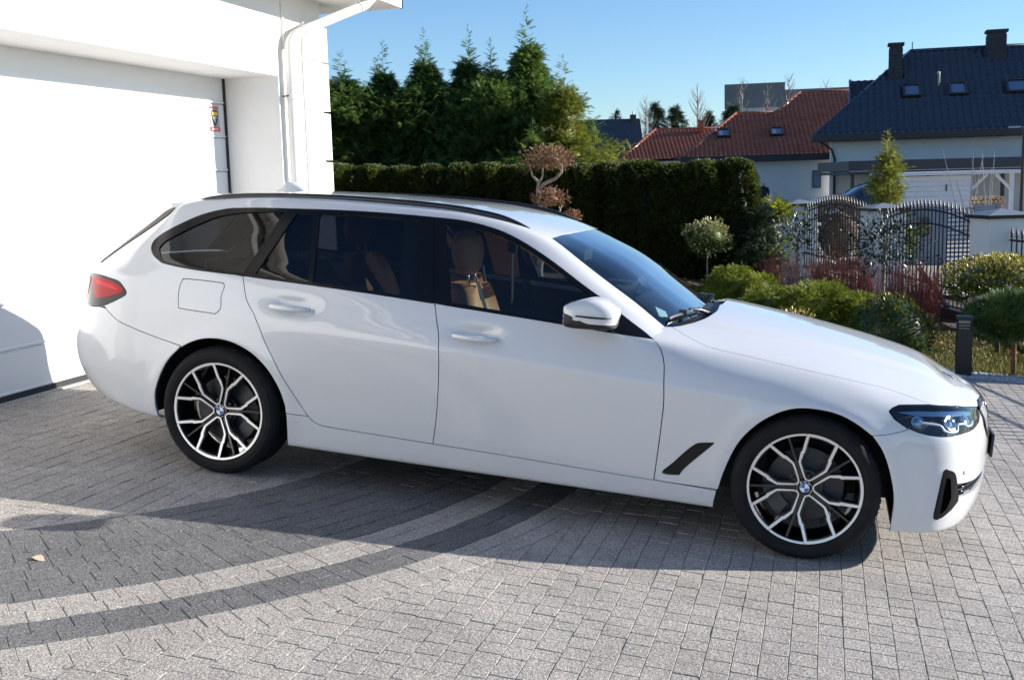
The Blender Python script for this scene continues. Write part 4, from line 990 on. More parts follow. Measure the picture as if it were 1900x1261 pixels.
        arc = MB(); A = np.linspace(a + HA + .012, a + R_(72) - HA - .012, 16); V = [(r_ * math.cos(t_), r_ * math.sin(t_), zf(r_) + dz) for dz in (.003, -.003) for r_ in (.962 * R0, 1.0 * R0) for t_ in A]; k_ = len(A)
        arc.add(V, [(i, i + 1, k_ + i + 1, k_ + i) for i in range(k_ - 1)] + [(i, i + 1, 2 * k_ + i + 1, 2 * k_ + i) for i in range(k_ - 1)] + [(k_ + i, k_ + i + 1, 3 * k_ + i + 1, 3 * k_ + i) for i in range(k_ - 1)]); arc.xf(M); arc.build('rim_edge', m_mach, rim)
        # bolt
        mb = MB(); br = .056; mb.lathe([(.013, -.03), (.013, .012), (.010, .015), (.0001, .015)], 8); mb.xf(M @ Matrix.Translation((br * math.cos(a), br * math.sin(a), -.052))); mb.build('wheel_bolt', m_trim, rim)
    mb = MB(); mb.lathe([(.042, -.08), (.042, -.034), (.034, -.025), (.0001, -.024)], 32); mb.lathe([(.078, -.085), (.078, -.058), (.04, -.058)], 32); mb.xf(M); mb.build('hub', m_rimb, rim, True, 40)
    roundel(wh, M @ Matrix.Translation((0, 0, -.0235)), .0345, 'hub_emblem')
    d = MB(); d.lathe([(.07, -.075), (.075, -.098), (.095, -.10), (.172, -.10), (.174, -.104), (.174, -.128), (.095, -.13)], 56); d.xf(M); d.build('brake_disc', m_disc, wh, True, 40)
    c = MB(); ca0 = R_(205 if cx > 0 else -20)
    for i in range(9):
        t_ = ca0 + R_(-32 + 8 * i)
        pass
    A = np.linspace(ca0 - .55, ca0 + .55, 10); V = [(r_ * math.cos(t_), r_ * math.sin(t_), z) for z in (-.082, -.145) for r_ in (.118, .19) for t_ in A]; k_ = len(A)
    F = []
    for i in range(k_ - 1): F += [(i, i + 1, k_ + i + 1, k_ + i), (i, i + 1, 2 * k_ + i + 1, 2 * k_ + i), (k_ + i, k_ + i + 1, 3 * k_ + i + 1, 3 * k_ + i)]
    F += [(0, k_, 3 * k_, 2 * k_), (k_ - 1, 2 * k_ - 1, 4 * k_ - 1, 3 * k_ - 1)]
    c.add(V, F); c.xf(M); c.build('brake_caliper', m_cal, wh)
    mb = MB(); mb.lathe([(.20, -.20), (.0001, -.20)], 24); mb.xf(M); mb.build('brake_shield', m_dark, wh)
wheel(1.4875, -1, 4.4, .918); wheel(-1.4875, -1, 41.0, .928); wheel(1.4875, 1, 10, .918); wheel(-1.4875, 1, 30, .928)
# bonnet roundel
P, n = TUB.ev(np.array([(2.62, VM1 - .005)])); P[0][1] = 0; n[0][1] = 0
roundel(hood, Matrix.Translation(Vector(P[0]) + Vector(n[0]) * .002) @ Vector(n[0]).to_track_quat('Z', 'Y').to_matrix().to_4x4(), .041, 'bonnet_emblem')

# ------------------------------------------------------------------ white house with the garage
m_plaster = pmat('white_plaster', (.80, .79, .77), .9, var=.03, vscale=3, bump=.10, bscale=260)
m_soffit = pmat('white_soffit', (.78, .77, .75), .7, var=.02, vscale=2)
m_door = pmat('white_door_panel', (.78, .78, .78), .30, bump=.06, bscale=300)
m_pipe = pmat('white_pipe', (.78, .77, .73), .35, var=.04, vscale=6)
m_seal = pmat('rubber_seal', (.02, .02, .022), .7)
m_tile = pmat('graphite_tile', (.035, .037, .042), .5, var=.2, vscale=5)
XW, XD, ZS = -2.95, -3.48, 3.287
HOUSE = empty('white_house', (XW, 0, .3)); tag(HOUSE, 'white plastered house with a deep garage opening behind the estate car', 'house')
def hpart(mb, name, mat, parent=HOUSE, smooth=False, angle=None):
    o = mb.build(name, mat, None, smooth, angle); o.parent = parent
    o.matrix_parent_inverse = Matrix.Translation(-Vector(parent.location)) if parent is HOUSE else parent.matrix_parent_inverse
    if parent is not HOUSE: o.parent = parent
    return o
def W(mb, name, mat, smooth=False, angle=None):         # part of the house given in world metres
    mb.V = [(x - XW, y, z - .3) for x, y, z in mb.V]; return mb.build(name, mat, HOUSE, smooth, angle)
Y0, Y1, ZL = -2.15, 2.885, 2.567
mb = MB()
mb.box(-11, XW, Y1, 3.76, -.3, ZS + .1)                 # right pier, wall to the back
mb.box(-11, XW, -9.5, Y0, -.3, ZS + .1)
mb.box(-3.9, XW, Y0, Y1, ZL, ZS + .1)
W(mb, 'wall', m_plaster)
for k, (z0, z1) in enumerate(((2.762, 3.085), (2.312, 2.742), (1.864, 2.292), (1.414, 1.844), (.964, 1.394), (.1, .944))):
    mb = MB(); mb.bbox(XW - .5, XW + .028, 3.357, 3.850, z0, z1, .006); W(mb, 'quoin_block', m_plaster)
# soffit, fascia, gutter, roof
mb = MB(); mb.box(-12, -2.372, -10, 4.312, ZS, ZS + .03); W(mb, 'soffit', m_soffit)
mb = MB(); mb.box(-2.372, -2.345, -10.03, 4.342, ZS - .004, ZS + .20); mb.box(-12, -2.345, 4.312, 4.342, ZS - .004, ZS + .20); W(mb, 'fascia', m_soffit)
mb = MB()
prof = [(.075 * math.cos(a), .075 * math.sin(a)) for a in np.linspace(-math.pi, 0, 9)]
Vg = [(-2.26 + x, y, ZS + .19 + z) for y in (-10, 4.36) for x, z in prof]; mb.add(Vg, [(i, i + 1, 9 + i + 1, 9 + i) for i in range(8)]); W(mb, 'gutter', m_pipe, True)
mb = MB(); mb.add([(-2.25, -10.1, ZS + .22), (-2.25, 4.40, ZS + .22), (-7.2, 4.40, ZS + 3.1), (-7.2, -10.1, ZS + 3.1), (-2.25, -10.1, ZS + .16), (-2.25, 4.40, ZS + .16), (-12, 4.40, ZS + .22), (-12, -10.1, ZS + .22)], [(0, 1, 2, 3), (0, 4, 5, 1), (3, 2, 6, 7)]); W(mb, 'roof', m_tile)
# garage door: eight ribbed panels
DOOR = empty('garage_door', (XD - XW, 0, .03), parent=HOUSE)
zz = [.345 + .2865 * i for i in range(9)]; zz[-1] = ZL + .05
for i in range(8):
    mb = MB(); y0, y1 = Y0 + .02, Y1 - .02; z0, z1 = zz[i] + .001, zz[i + 1] - .001
    V = []; pr = [(0, z0), (.008, z0 + .004), (.008, z0 + .014), (.0, z0 + .020), (.0, z1 - .010), (-.006, z1 - .004), (-.006, z1)]
    for y in (y0, y1): V += [(x, y, z - .33) for x, z in pr]
    n = len(pr); mb.add(V, [(k, k + 1, n + k + 1, n + k) for k in range(n - 1)]); mb.add([(-.04, y0, z0 - .33), (-.04, y1, z0 - .33), (-.04, y1, z1 - .33), (-.04, y0, z1 - .33)], [(0, 1, 2, 3)]); mb.build('door_panel', m_door, DOOR)
mb = MB(); mb.box(-.01, .02, Y0, Y1, -.02, .016); mb.build('door_seal', m_seal, DOOR)
mb = MB(); mb.box(-.03, .018, Y1 - .020, Y1 - .002, 0, 2.25); mb.build('door_seal', m_seal, DOOR)
mb = MB(); mb.box(XD - .3, XD + .06, Y0, Y1, .2, .312); W(mb, 'threshold', pmat('concrete_sill', (.42, .41, .39), .85, var=.1, vscale=9))
# alarm-company sticker on the door: red bands, dark shield with a yellow chief
SG = empty('warning_sticker', (XD + .004, 2.70, 2.12)); tag(SG, 'security sticker with dark and yellow shield between red bands on the garage door', 'sticker')
def flat(name, pts, x, mat):
    mb = MB(); mb.prism(pts, x, x + .0012, ax='x'); return mb.build(name, mat, SG)
m_sr = pmat('sticker_red', (.62, .05, .06), .5); m_sy = pmat('sticker_yellow', (.75, .55, .08), .5); m_sk = pmat('sticker_black', (.02, .02, .02), .5); m_sw = pmat('sticker_white', (.75, .75, .73), .5); m_sg = pmat('sticker_grey', (.42, .40, .42), .5)
flat('backing', [(-.07, -.0), (.075, -.0), (.075, .21), (-.07, .21)], 0, m_sg)
flat('red_band', [(-.075, -.005), (.078, -.005), (.078, .030), (-.075, .030)], .0016, m_sr)
flat('red_band', [(-.068, .185), (.055, .185), (.055, .200), (-.068, .200)], .0016, m_sr)
sh = catmull([(-.045, .165), (0, .172), (.045, .165), (.046, .11), (.030, .065), (0, .04), (-.030, .065), (-.046, .11)], 4, True)
flat('shield', [tuple(q) for q in sh], .0032, m_sk)
flat('shield_chief', [(-.040, .158), (.040, .158), (.041, .128), (-.041, .128)], .0048, m_sy)
flat('shield_figure', [(-.034, .118), (.005, .122), (.034, .104), (.010, .110), (.0, .085), (.004, .06), (-.010, .075), (-.022, .085), (-.03, .1)], .0048, m_sw)
for i in range(6): flat('band_mark', [(-.055 + .018 * i, .006), (-.043 + .018 * i, .006), (-.043 + .018 * i, .020), (-.055 + .018 * i, .020)], .0032, m_sw)
# downpipe
DP_ = empty('downpipe', (XW, 2.97, .3)); tag(DP_, 'white round downpipe with an angled elbow on the house corner', 'downpipe')
pp = catmull([(-2.875, 2.97, .2), (-2.875, 2.97, 1.6), (-2.875, 2.975, 2.72)], 3).tolist() + catmull([(-2.875, 2.975, 2.74), (-2.873, 2.985, 2.84), (-2.845, 3.035, 2.915), (-2.80, 3.10, 2.96)], 4).tolist() + [(-2.475, 3.60, 3.20)]
def dpart(mb, name, mat, smooth=True): mb.V = [(x - XW, y - 2.97, z - .3) for x, y, z in mb.V]; return mb.build(name, mat, DP_, smooth, 50)
mb = MB(); mb.tube(pp, .043, 20); dpart(mb, 'pipe', m_pipe)
mb = MB(); mb.tube([(-2.475, 3.60, 3.20), (-2.44, 3.655, 3.235), (-2.405, 3.70, 3.29), (-2.30, 3.75, 3.42)], [.047, .048, .048, .046], 20); dpart(mb, 'pipe_elbow', m_pipe)
mb = MB(); mb.tube([(-2.802, 3.098, 2.958), (-2.79, 3.115, 2.966)], .0465, 20); dpart(mb, 'pipe_joint', m_pipe)
for z in (2.40, 1.2):
    mb = MB(); mb.lathe([(.044, z - .03), (.049, z - .03), (.049, z + .03), (.044, z + .03)], 20, c=(-2.875, 2.97, 0)); o = dpart(mb, 'pipe_bracket', m_pipe)
    mb = MB(); mb.bar((-2.94, 2.94, z), (-2.875, 2.92, z), .012); dpart(mb, 'pipe_bracket', m_seal, False)
# thin cable duct above the pipe
mb = MB(); mb.bbox(XW, XW + .02, 2.985, 3.01, 2.80, 3.20, .004); W(mb, 'cable_duct', m_pipe)
# dead leaf on the paving
LF = [(0, 0), (.03, .012), (.045, .035), (.07, .03), (.10, .012), (.12, 0), (.09, -.014), (.06, -.022), (.03, -.014)]
c = np.array((-1.50, -2.35, 0.0)); mb = MB(); mb.add([tuple(W_ @ (c + np.array((x * .6, y * .9, 0.006 + .006 * math.sin(x * 40))))) for x, y in LF], [tuple(range(9))]); o = mb.build('fallen_leaf', pmat('dry_leaf', (.42, .34, .24), .8)); tag(o, 'pale dry leaf lying on the dark pavers', 'leaf')

# ------------------------------------------------------------------ plants: fast builders
def fastmesh(name, V, F, mats, fm=None, smooth=False):
    V = np.asarray(V, np.float32); F = np.asarray(F, np.int32); k = F.shape[1]
    me = bpy.data.meshes.new(name)
    me.vertices.add(len(V)); me.vertices.foreach_set('co', V.ravel())
    me.loops.add(F.size); me.loops.foreach_set('vertex_index', F.ravel())
    me.polygons.add(len(F)); me.polygons.foreach_set('loop_start', np.arange(0, F.size, k, dtype=np.int32)); me.polygons.foreach_set('loop_total', np.full(len(F), k, np.int32))
    for m in (mats if isinstance(mats, (list, tuple)) else [mats]): me.materials.append(m)
    if fm is not None: me.polygons.foreach_set('material_index', np.asarray(fm, np.int32))
    if smooth: me.polygons.foreach_set('use_smooth', np.ones(len(F), bool))
    me.update(calc_edges=True); return me
def leafmat(name, c1, c2, trans=.25, rough=.55, spec=.4, vs=1.5, isl=.28):
    m, nt, b = newmat(name); o = nt.nodes['Material Output']
    ge = N(nt, 'ShaderNodeNewGeometry'); nz = N(nt, 'ShaderNodeTexNoise'); nz.inputs['Scale'].default_value = vs; nz.inputs['Detail'].default_value = 3
    nt.links.new(ge.outputs['Position'], nz.inputs['Vector'])
    ad = N(nt, 'ShaderNodeMath', operation='ADD'); mr = N(nt, 'ShaderNodeMapRange'); mr.inputs[3].default_value = -isl; mr.inputs[4].default_value = isl
    nt.links.new(ge.outputs['Random Per Island'], mr.inputs[0]); nt.links.new(nz.outputs['Fac'], ad.inputs[0]); nt.links.new(mr.outputs[0], ad.inputs[1])
    m2 = N(nt, 'ShaderNodeMapRange'); m2.inputs[1].default_value = .3; m2.inputs[2].default_value = .72; nt.links.new(ad.outputs[0], m2.inputs[0])
    mx = N(nt, 'ShaderNodeMix', data_type='RGBA'); mx.inputs[6].default_value = (*c1, 1); mx.inputs[7].default_value = (*c2, 1); nt.links.new(m2.outputs[0], mx.inputs[0])
    nt.links.new(mx.outputs[2], b.inputs['Base Color']); b.inputs['Roughness'].default_value = rough; b.inputs['Specular IOR Level'].default_value = spec
    if trans:
        t = N(nt, 'ShaderNodeBsdfTranslucent'); nt.links.new(mx.outputs[2], t.inputs['Color']); ms = N(nt, 'ShaderNodeMixShader'); ms.inputs[0].default_value = trans
        nt.links.new(b.outputs[0], ms.inputs[1]); nt.links.new(t.outputs[0], ms.inputs[2]); nt.links.new(ms.outputs[0], o.inputs['Surface'])
    return m
T_LEAF = (np.array([(0, 0, 0), (.5, -.26, .05), (1, 0, -.04), (.5, .26, .05)]), np.array([(0, 1, 2), (0, 2, 3)]))
def spray_t(n=4, w=.09, spread=.5):
    V = [(0, -.015, 0), (0, .015, 0), (1, 0, -.22)]; F = [(0, 1, 2)]
    for i in range(n):
        t = .15 + .7 * i / max(1, n - 1); L = spread * (1 - .55 * t)
        for s in (-1, 1):
            b = len(V); x = t; z = -.22 * t * t
            V += [(x - w * .5, 0, z), (x + w * .5, 0, z), (x + L * .75, s * L * .72, z - .07)]; F.append((b, b + 1, b + 2))
    return np.array(V), np.array(F)
T_SPRAY = spray_t(5, .13, .5)
T_SPRAY3 = spray_t(3, .16, .5)
T_HEDGE = spray_t(3, .34, .62)
def tuft_t(n=7, w=.05):
    V = []; F = []
    for i in range(n):
        a = 2 * math.pi * i / n; d = np.array((.8, .55 * math.cos(a), .55 * math.sin(a))); d /= np.linalg.norm(d); p = np.cross(d, (0, .3, 1)); p /= np.linalg.norm(p)
        b = len(V); V += [tuple(-p * w), tuple(p * w), tuple(d)]; F.append((b, b + 1, b + 2))
    return np.array(V), np.array(F)
T_TUFT = tuft_t()
def scatter(tmpl, P, D, S, roll=None, rs=rng):
    """copy the template to points P, pointing along D, size S -> one vertex/face array"""
    tv, tf = tmpl; n = len(P); D = D / np.maximum(np.linalg.norm(D, axis=1, keepdims=True), 1e-9)
    up = np.tile(np.array((0, 0, 1.)), (n, 1)); up[np.abs(D[:, 2]) > .95] = (1, 0, 0)
    Yv = np.cross(up, D); Yv /= np.linalg.norm(Yv, axis=1, keepdims=True); Zv = np.cross(D, Yv)
    r = rs.uniform(-.9, .9, n) if roll is None else roll * rs.uniform(-1, 1, n); c, s = np.cos(r)[:, None], np.sin(r)[:, None]; Y2 = Yv * c + Zv * s; Z2 = -Yv * s + Zv * c
    V = P[:, None, :] + S[:, None, None] * (tv[None, :, :1] * D[:, None] + tv[None, :, 1:2] * Y2[:, None] + tv[None, :, 2:] * Z2[:, None])
    F = tf[None] + (np.arange(n) * len(tv))[:, None, None]
    return V.reshape(-1, 3), F.reshape(-1, 3)
def sph(n, rs=rng): v = rs.normal(size=(n, 3)); return v / np.linalg.norm(v, axis=1, keepdims=True)
def core_mesh(fn, nu=14, nv=9):
    V = []; F = []
    for j in range(nv):
        for i in range(nu): V.append(fn(2 * math.pi * i / nu, j / (nv - 1)))
    for j in range(nv - 1):
        for i in range(nu): a = j * nu + i; b = j * nu + (i + 1) % nu; F += [(a, b, b + nu), (a, b + nu, a + nu)]
    return np.array(V), np.array(F)
def join(*vf):
    Vs, Fs, b = [], [], 0
    for V, F in vf: Vs.append(V); Fs.append(F + b); b += len(V)
    return np.concatenate(Vs), np.concatenate(Fs)
m_bark = pmat('bark', (.14, .10, .075), .9, var=.3, vscale=14, bump=.4, bscale=60)
m_barkl = pmat('pale_bark', (.30, .25, .20), .9, var=.25, vscale=18, bump=.4, bscale=60)
m_thuja = leafmat('thuja_green', (.020, .040, .012), (.075, .105, .022), .22)
m_hedge = leafmat('hedge_green', (.034, .050, .013), (.11, .135, .024), .38, vs=2.5)
m_conif = leafmat('conifer_green', (.045, .092, .024), (.17, .26, .055), .45, vs=.9)
m_conify = leafmat('yellowish_conifer', (.09, .135, .018), (.30, .30, .05), .45, vs=.9)
m_junip = leafmat('juniper_green', (.08, .13, .015), (.33, .35, .04), .42, vs=2)
m_box = leafmat('boxwood_green', (.030, .060, .012), (.105, .15, .022), .15, rough=.4, vs=3)
m_boxt = leafmat('boxwood_tip', (.20, .13, .02), (.12, .13, .02), .2, vs=3)
m_holly = leafmat('holly_leaf', (.012, .030, .012), (.040, .065, .022), .10, rough=.34, spec=.5, vs=3)
m_varie = leafmat('variegated_leaf', (.16, .16, .02), (.62, .52, .12), .25, rough=.4, vs=4, isl=.5)
m_variw = leafmat('cream_leaf', (.17, .18, .06), (.55, .50, .25), .25, rough=.4, vs=4, isl=.5)
m_pine = leafmat('pine_needle', (.034, .078, .018), (.10, .17, .036), .15, vs=2)
m_brown = leafmat('dry_beech_leaf', (.17, .085, .05), (.38, .22, .14), .3, rough=.7, vs=6, isl=.4)
m_redst = pmat('red_stems', (.25, .085, .065), .75, island=.5)
m_grst = pmat('grey_twigs', (.22, .16, .15), .8, island=.3)
m_spr = leafmat('spruce_blue_green', (.020, .038, .020), (.055, .085, .040), .15, vs=1.5)
def plant(name, label, cat, loc, group=None, rz=0): return tag(empty(name, loc, rz), label, cat, group)
# ---- clipped hedge ------------------------------------------------
def hedge_mesh(seed, h=2.0, w=.34, d=.36):
    rs = np.random.default_rng(seed); n = 7000
    k = rs.random(n); a = rs.uniform(0, 2 * math.pi, n); z = rs.random(n) ** .9 * h
    ca, sa = np.cos(a), np.sin(a); e = .62
    bul = (1 + .08 * np.sin(z * 3.1 + seed) + .07 * np.sin(a * 3 + z * 4 + seed)) * np.sqrt(np.clip(1 - (np.clip(z - h + .30, 0, .3) / .335) ** 2, .04, 1)) * (.86 + .14 * np.clip(z / .4, 0, 1))
    P = np.stack([w * np.sign(ca) * np.abs(ca) ** e * bul, d * np.sign(sa) * np.abs(sa) ** e * bul, z], 1); D = np.stack([ca, sa, rs.uniform(-.1, 1.0, n)], 1)
    t = k > .86; m = t.sum(); xx, yy = rs.uniform(-.82, .82, m), rs.uniform(-.82, .82, m); P[t] = np.stack([xx * w, yy * d, h - .16 * np.maximum(np.abs(xx), np.abs(yy)) ** 3 - rs.random(m) * .03], 1); D[t] = np.stack([rs.uniform(-.5, .5, m), rs.uniform(-.5, .5, m), np.ones(m)], 1)
    D += rs.normal(0, .25, (n, 3)); P -= D / np.linalg.norm(D, axis=1, keepdims=True) * .03
    V, F = scatter(T_HEDGE, P, D, rs.uniform(.075, .14, n), rs=rs)
    C = core_mesh(lambda a, t: (w * .62 * math.copysign(abs(math.cos(a)) ** .6, math.cos(a)) * (1 if t < .85 else .5), d * .62 * math.copysign(abs(math.sin(a)) ** .6, math.sin(a)) * (1 if t < .85 else .5), t * (h - .12)))
    V, F = join((V, F), C); return fastmesh('crown', V, F, m_hedge)
HM = [hedge_mesh(s) for s in (1, 2, 3, 4)]
tr_me = MB().tube([(0, 0, 0), (0, 0, 1.2)], [.05, .03], 6).me('trunk', m_bark)
A, Bp = np.array((-8.3, 12.75)), np.array((.15, 14.45)); cnt = 15
ordn = ['first', 'second', 'third', 'fourth', 'fifth', 'sixth', 'seventh', 'eighth', 'ninth', 'tenth', 'eleventh', 'twelfth', 'thirteenth', 'fourteenth', 'fifteenth', 'sixteenth', 'seventeenth', 'eighteenth']
hx = [-8.3, -7.62, -7.0, -6.42, -5.88, -5.34, -4.82, -4.30, -3.78, -3.2, -2.68, -2.18, -1.62, -1.1, -.55, -.02]
for i, x in enumerate(hx):
    y = 12.75 + (x + 8.3) * .2012; top_z = 1.95 - .016 * (x + 8.3) * 1.1 + jr.uniform(-.03, .03)
    zb = gzc(x, y) - .12; s = (top_z - zb) / 2.0
    o = plant('hedge_thuja', 'clipped dark green thuja, %s plant of the hedge counted from the house' % ordn[i], 'hedge plant', (x, y, zb), 'clipped thuja hedge', jr.uniform(-.4, .4))
    o.scale = (jr.uniform(.86, .98) * (.80 if -7.8 < x < -4 else 1.0), 1, s * jr.uniform(.985, 1.01)); link('crown', HM[i % 4], o); link('trunk', tr_me, o)
# ---- tall conifers -------------------------------------------------
def conifer_mesh(seed, H, Rm, nb=150, per=24, size=(.16, .30), up=.35, sharp=1.0, mat=None, lead=True, tm=T_SPRAY):
    rs = np.random.default_rng(seed); P = []; D = []; S = []; tw = MB()
    for b in range(nb):
        h = rs.random() ** .85; a = b * 2.39996 + rs.normal(0, .3)
        r = Rm * (1 - h) ** sharp * (.72 + .28 * math.sin(3 * h * 4 + seed)) * rs.uniform(.7, 1.2) * min(1, .6 + h * 4) + .05
        z0 = h * H * .86; d = np.array((math.cos(a), math.sin(a), 0)); m = int(per * (.45 + .75 * r / Rm)) + 3
        t = .25 + .75 * rs.random(m) ** .7; q = d[None] * (r * t)[:, None]; q[:, 2] = z0 + r * up * t ** 1.6 - .10 * r * t + rs.normal(0, .06, m)
        q[:, :2] += rs.normal(0, .09 * (1 + r), (m, 2)) * .6
        dd = d[None] * .8 + rs.normal(0, .45, (m, 3)); dd[:, 2] += .15 + .4 * up - .25 * t
        P.append(q); D.append(dd); S.append(rs.uniform(*size, m) * (1.15 - .45 * h))
    if lead:
        for k in range(2 if seed % 2 else 3):
            ox, oy = rs.normal(0, .12, 2) * (k > 0); n = 60; z = np.linspace(H * .74, H * (1.03 + .03 * rs.random() - .07 * k), n); q = np.stack([ox + 0 * z, oy + 0 * z, z], 1); aa = rs.uniform(0, 6.28, n)
            fr = (1 - np.linspace(0, 1, n)) * .6 + .12
            P.append(q + np.stack([np.cos(aa), np.sin(aa), 0 * aa], 1) * .02); D.append(np.stack([np.cos(aa), np.sin(aa), rs.uniform(.3, 1.0, n)], 1)); S.append(fr * .62 * rs.uniform(.6, 1.15, n)); q2 = np.stack([0 * z[:-1] + ox, 0 * z[:-1] + oy, z[:-1]], 1); P.append(q2); D.append(np.tile((0, 0, 1.), (n - 1, 1))); S.append(np.full(n - 1, (z[1] - z[0]) * 1.6))
    P = np.concatenate(P); D = np.concatenate(D); S = np.concatenate(S)
    V, F = scatter(tm, P, D, S, rs=rs)
    C = core_mesh(lambda a, t: (Rm * .32 * (1 - t) ** sharp * math.cos(a) * (1 + .2 * math.sin(5 * a + 9 * t)), Rm * .32 * (1 - t) ** sharp * math.sin(a) * (1 + .2 * math.sin(4 * a + 7 * t)), t * H * .86 + .1), 12, 10)
    V, F = join((V, F), C); return fastmesh('crown', V, F, mat)
def trunk_mesh(H, r, m): return MB().tube([(0, 0, -.2), (.03, 0, H * .3), (-.02, .02, H * .6), (0, 0, H * .82)], [r, r * .8, r * .4, r * .08], 8).me('trunk', m, True)
CM = [conifer_mesh(11, 5.0, 2.9, 430, 48, (.19, .34), .45, .62, m_conif), conifer_mesh(12, 5.0, 2.7, 400, 48, (.19, .34), .30, .66, m_conif), conifer_mesh(13, 5.0, 2.7, 420, 48, (.19, .34), .12, .72, m_conif)]
CMY = conifer_mesh(21, 4.3, 1.75, 320, 30, (.14, .25), .6, .6, m_conify)
ctm = trunk_mesh(5.0, .11, m_bark)
for i, (x, y, zt, rsx, k, lb) in enumerate([(-9.35, 18.5, 4.55, 1.08, 0, 'broad dark green conifer behind the hedge, nearest the house corner'), (-8.45, 18.9, 4.72, .9, 1, 'dark green conifer with two thin leaders behind the hedge, second from the house'),
        (-7.55, 19.2, 4.98, .95, 1, 'green conifer with drooping sprays standing alone against the sky, third from the house'), (-6.55, 19.5, 5.02, .95, 2, 'drooping green conifer left of the tallest one behind the hedge'),
        (-5.95, 19.3, 4.7, .85, 0, 'full green conifer crowded between two taller leaders behind the hedge'), (-5.2, 19.8, 5.42, 1.0, 2, 'tallest green conifer with a feathery pointed top behind the hedge')]):
    zb = gzc(x, y) - .1; s = (zt - zb) / 5.05; o = plant('tall_conifer', lb, 'tree', (x, y, zb), 'tall conifers behind the hedge', i * 1.3); o.scale = (rsx, rsx, s); link('crown', CM[k], o); link('trunk', ctm, o)
o = plant('tall_conifer', 'yellow green rounded conifer at the right end of the tall trees', 'tree', (-4.1, 18.6, -.05), 'tall conifers behind the hedge'); link('crown', CMY, o); link('trunk', trunk_mesh(3.9, .1, m_bark), o); o.scale = (1.0, 1.0, .96)
o = plant('tall_conifer', 'shorter deep green conifer below the yellow green one, right behind the hedge', 'tree', (-4.55, 17.6, .0), 'tall conifers behind the hedge', 2.2); link('crown', CM[1], o); link('trunk', ctm, o); o.scale = (.8, .8, .56)
# ---- pads, balls and shrubs ---------------------------------------
def blob_mesh(seed, rx, ry, rz, n, size, tm, mats, frac=None, flat=0.0, lump=.12, inner=.82, up=.4, core=.75):
    rs = np.random.default_rng(seed); d = sph(n, rs); d[:, 2] = np.where(d[:, 2] < -flat, -flat * rs.random(n), d[:, 2]) if flat else d[:, 2]
    az = np.arctan2(d[:, 1], d[:, 0]); r = (1 + lump * np.sin(az * 3 + seed) * np.cos(d[:, 2] * 4 + seed) + lump * .6 * np.sin(az * 7 + d[:, 2] * 9)) * (inner + (1 - inner) * rs.random(n))
    P = d * r[:, None] * np.array((rx, ry, rz)); D = d + rs.normal(0, .45, (n, 3)); D[:, 2] += up
    V, F = scatter(tm, P, D, rs.uniform(*size, n), rs=rs); k = len(tm[1]); fm = None
    if frac is not None: fm = np.repeat((rs.random(n) < frac * (.4 + 1.2 * np.clip(d[:, 2] + .2, 0, 1))).astype(int), k)
    if core:
        C = core_mesh(lambda a, t: (rx * core * math.sin(math.pi * t) * math.cos(a), ry * core * math.sin(math.pi * t) * math.sin(a), -rz * core * math.cos(math.pi * t) * (flat if flat and t < .5 else 1)), 12, 8); nf = len(F); V, F = join((V, F), C)
        if fm is not None: fm = np.concatenate([fm, np.zeros(len(F) - nf, int)])
    return fastmesh('crown', V, F, mats, fm)
def stemmed(name, label, cat, x, y, zc, crown, trunk_r=.02, bark=m_bark, lean=(0, 0), z0=None, rz=0):
    zb = (gzc(x, y) if z0 is None else z0) - .03; o = plant(name, label, cat, (x, y, zb), rz=rz); h = zc - zb
    if crown: link('crown', crown, o, (0, 0, h))
    mb = MB(); mb.tube([(lean[0], lean[1], -.05), (lean[0] * .6, lean[1] * .5, h * .4), (lean[0] * .1, 0, h * .8), (0, 0, h)], [trunk_r, trunk_r * .85, trunk_r * .75, trunk_r * .6], 8)
    for k in range(5):
        a = k * 1.257; mb.tube([(0, 0, h * .86), (.10 * math.cos(a), .10 * math.sin(a), h + .06), (.22 * math.cos(a), .22 * math.sin(a), h + .14)], [trunk_r * .5, trunk_r * .35, .003], 5)
    mb.build('trunk', bark, o, True); return o
stemmed('pine_standard', 'round dark green pine ball on a short brown trunk at the lawn edge', 'tree', 3.40, 6.02, .17, blob_mesh(31, .43, .43, .22, 1500, (.07, .11), T_TUFT, m_pine, lump=.08, up=.6), .026, pmat('red_bark', (.20, .09, .05), .9, var=.3, vscale=30, bump=.4, bscale=80), (.0, -.02))
stemmed('euonymus_standard', 'large yellow variegated shrub on a stem in front of the wide pillar', 'shrub', 3.46, 7.6, .36, blob_mesh(32, .60, .55, .29, 5200, (.035, .056), T_LEAF, [m_box, m_varie], .95, lump=.16, up=.5), .028)
stemmed('euonymus_standard', 'small cream and yellow ball shrub on a thin bare stem before the hedge', 'shrub', -.33, 12.65, .62, blob_mesh(33, .36, .36, .27, 1700, (.042, .064), T_LEAF, [m_box, m_variw], .8, lump=.22, up=.4), .016, m_barkl)
stemmed('holly_standard', 'glossy dark leaved standard tree in front of the middle pillar', 'tree', 2.38, 11.0, .60, blob_mesh(34, .60, .52, .42, 1350, (.05, .078), T_LEAF, m_holly, lump=.25, inner=.45, up=.2, core=0), .034, m_barkl, (-.03, 0))
stemmed('holly_shrub', 'open airy dark leaved shrub on a thin stem before the left pillar', 'shrub', 1.10, 13.1, .62, blob_mesh(35, .50, .40, .42, 420, (.055, .085), T_LEAF, m_holly, lump=.35, inner=.3, up=.7, core=0), .024, m_barkl)
BB = plant('boxwood_ball', 'dense dark green clipped ball bush behind the bonnet', 'shrub', (2.27, 6.85, gzc(2.27, 6.85)))
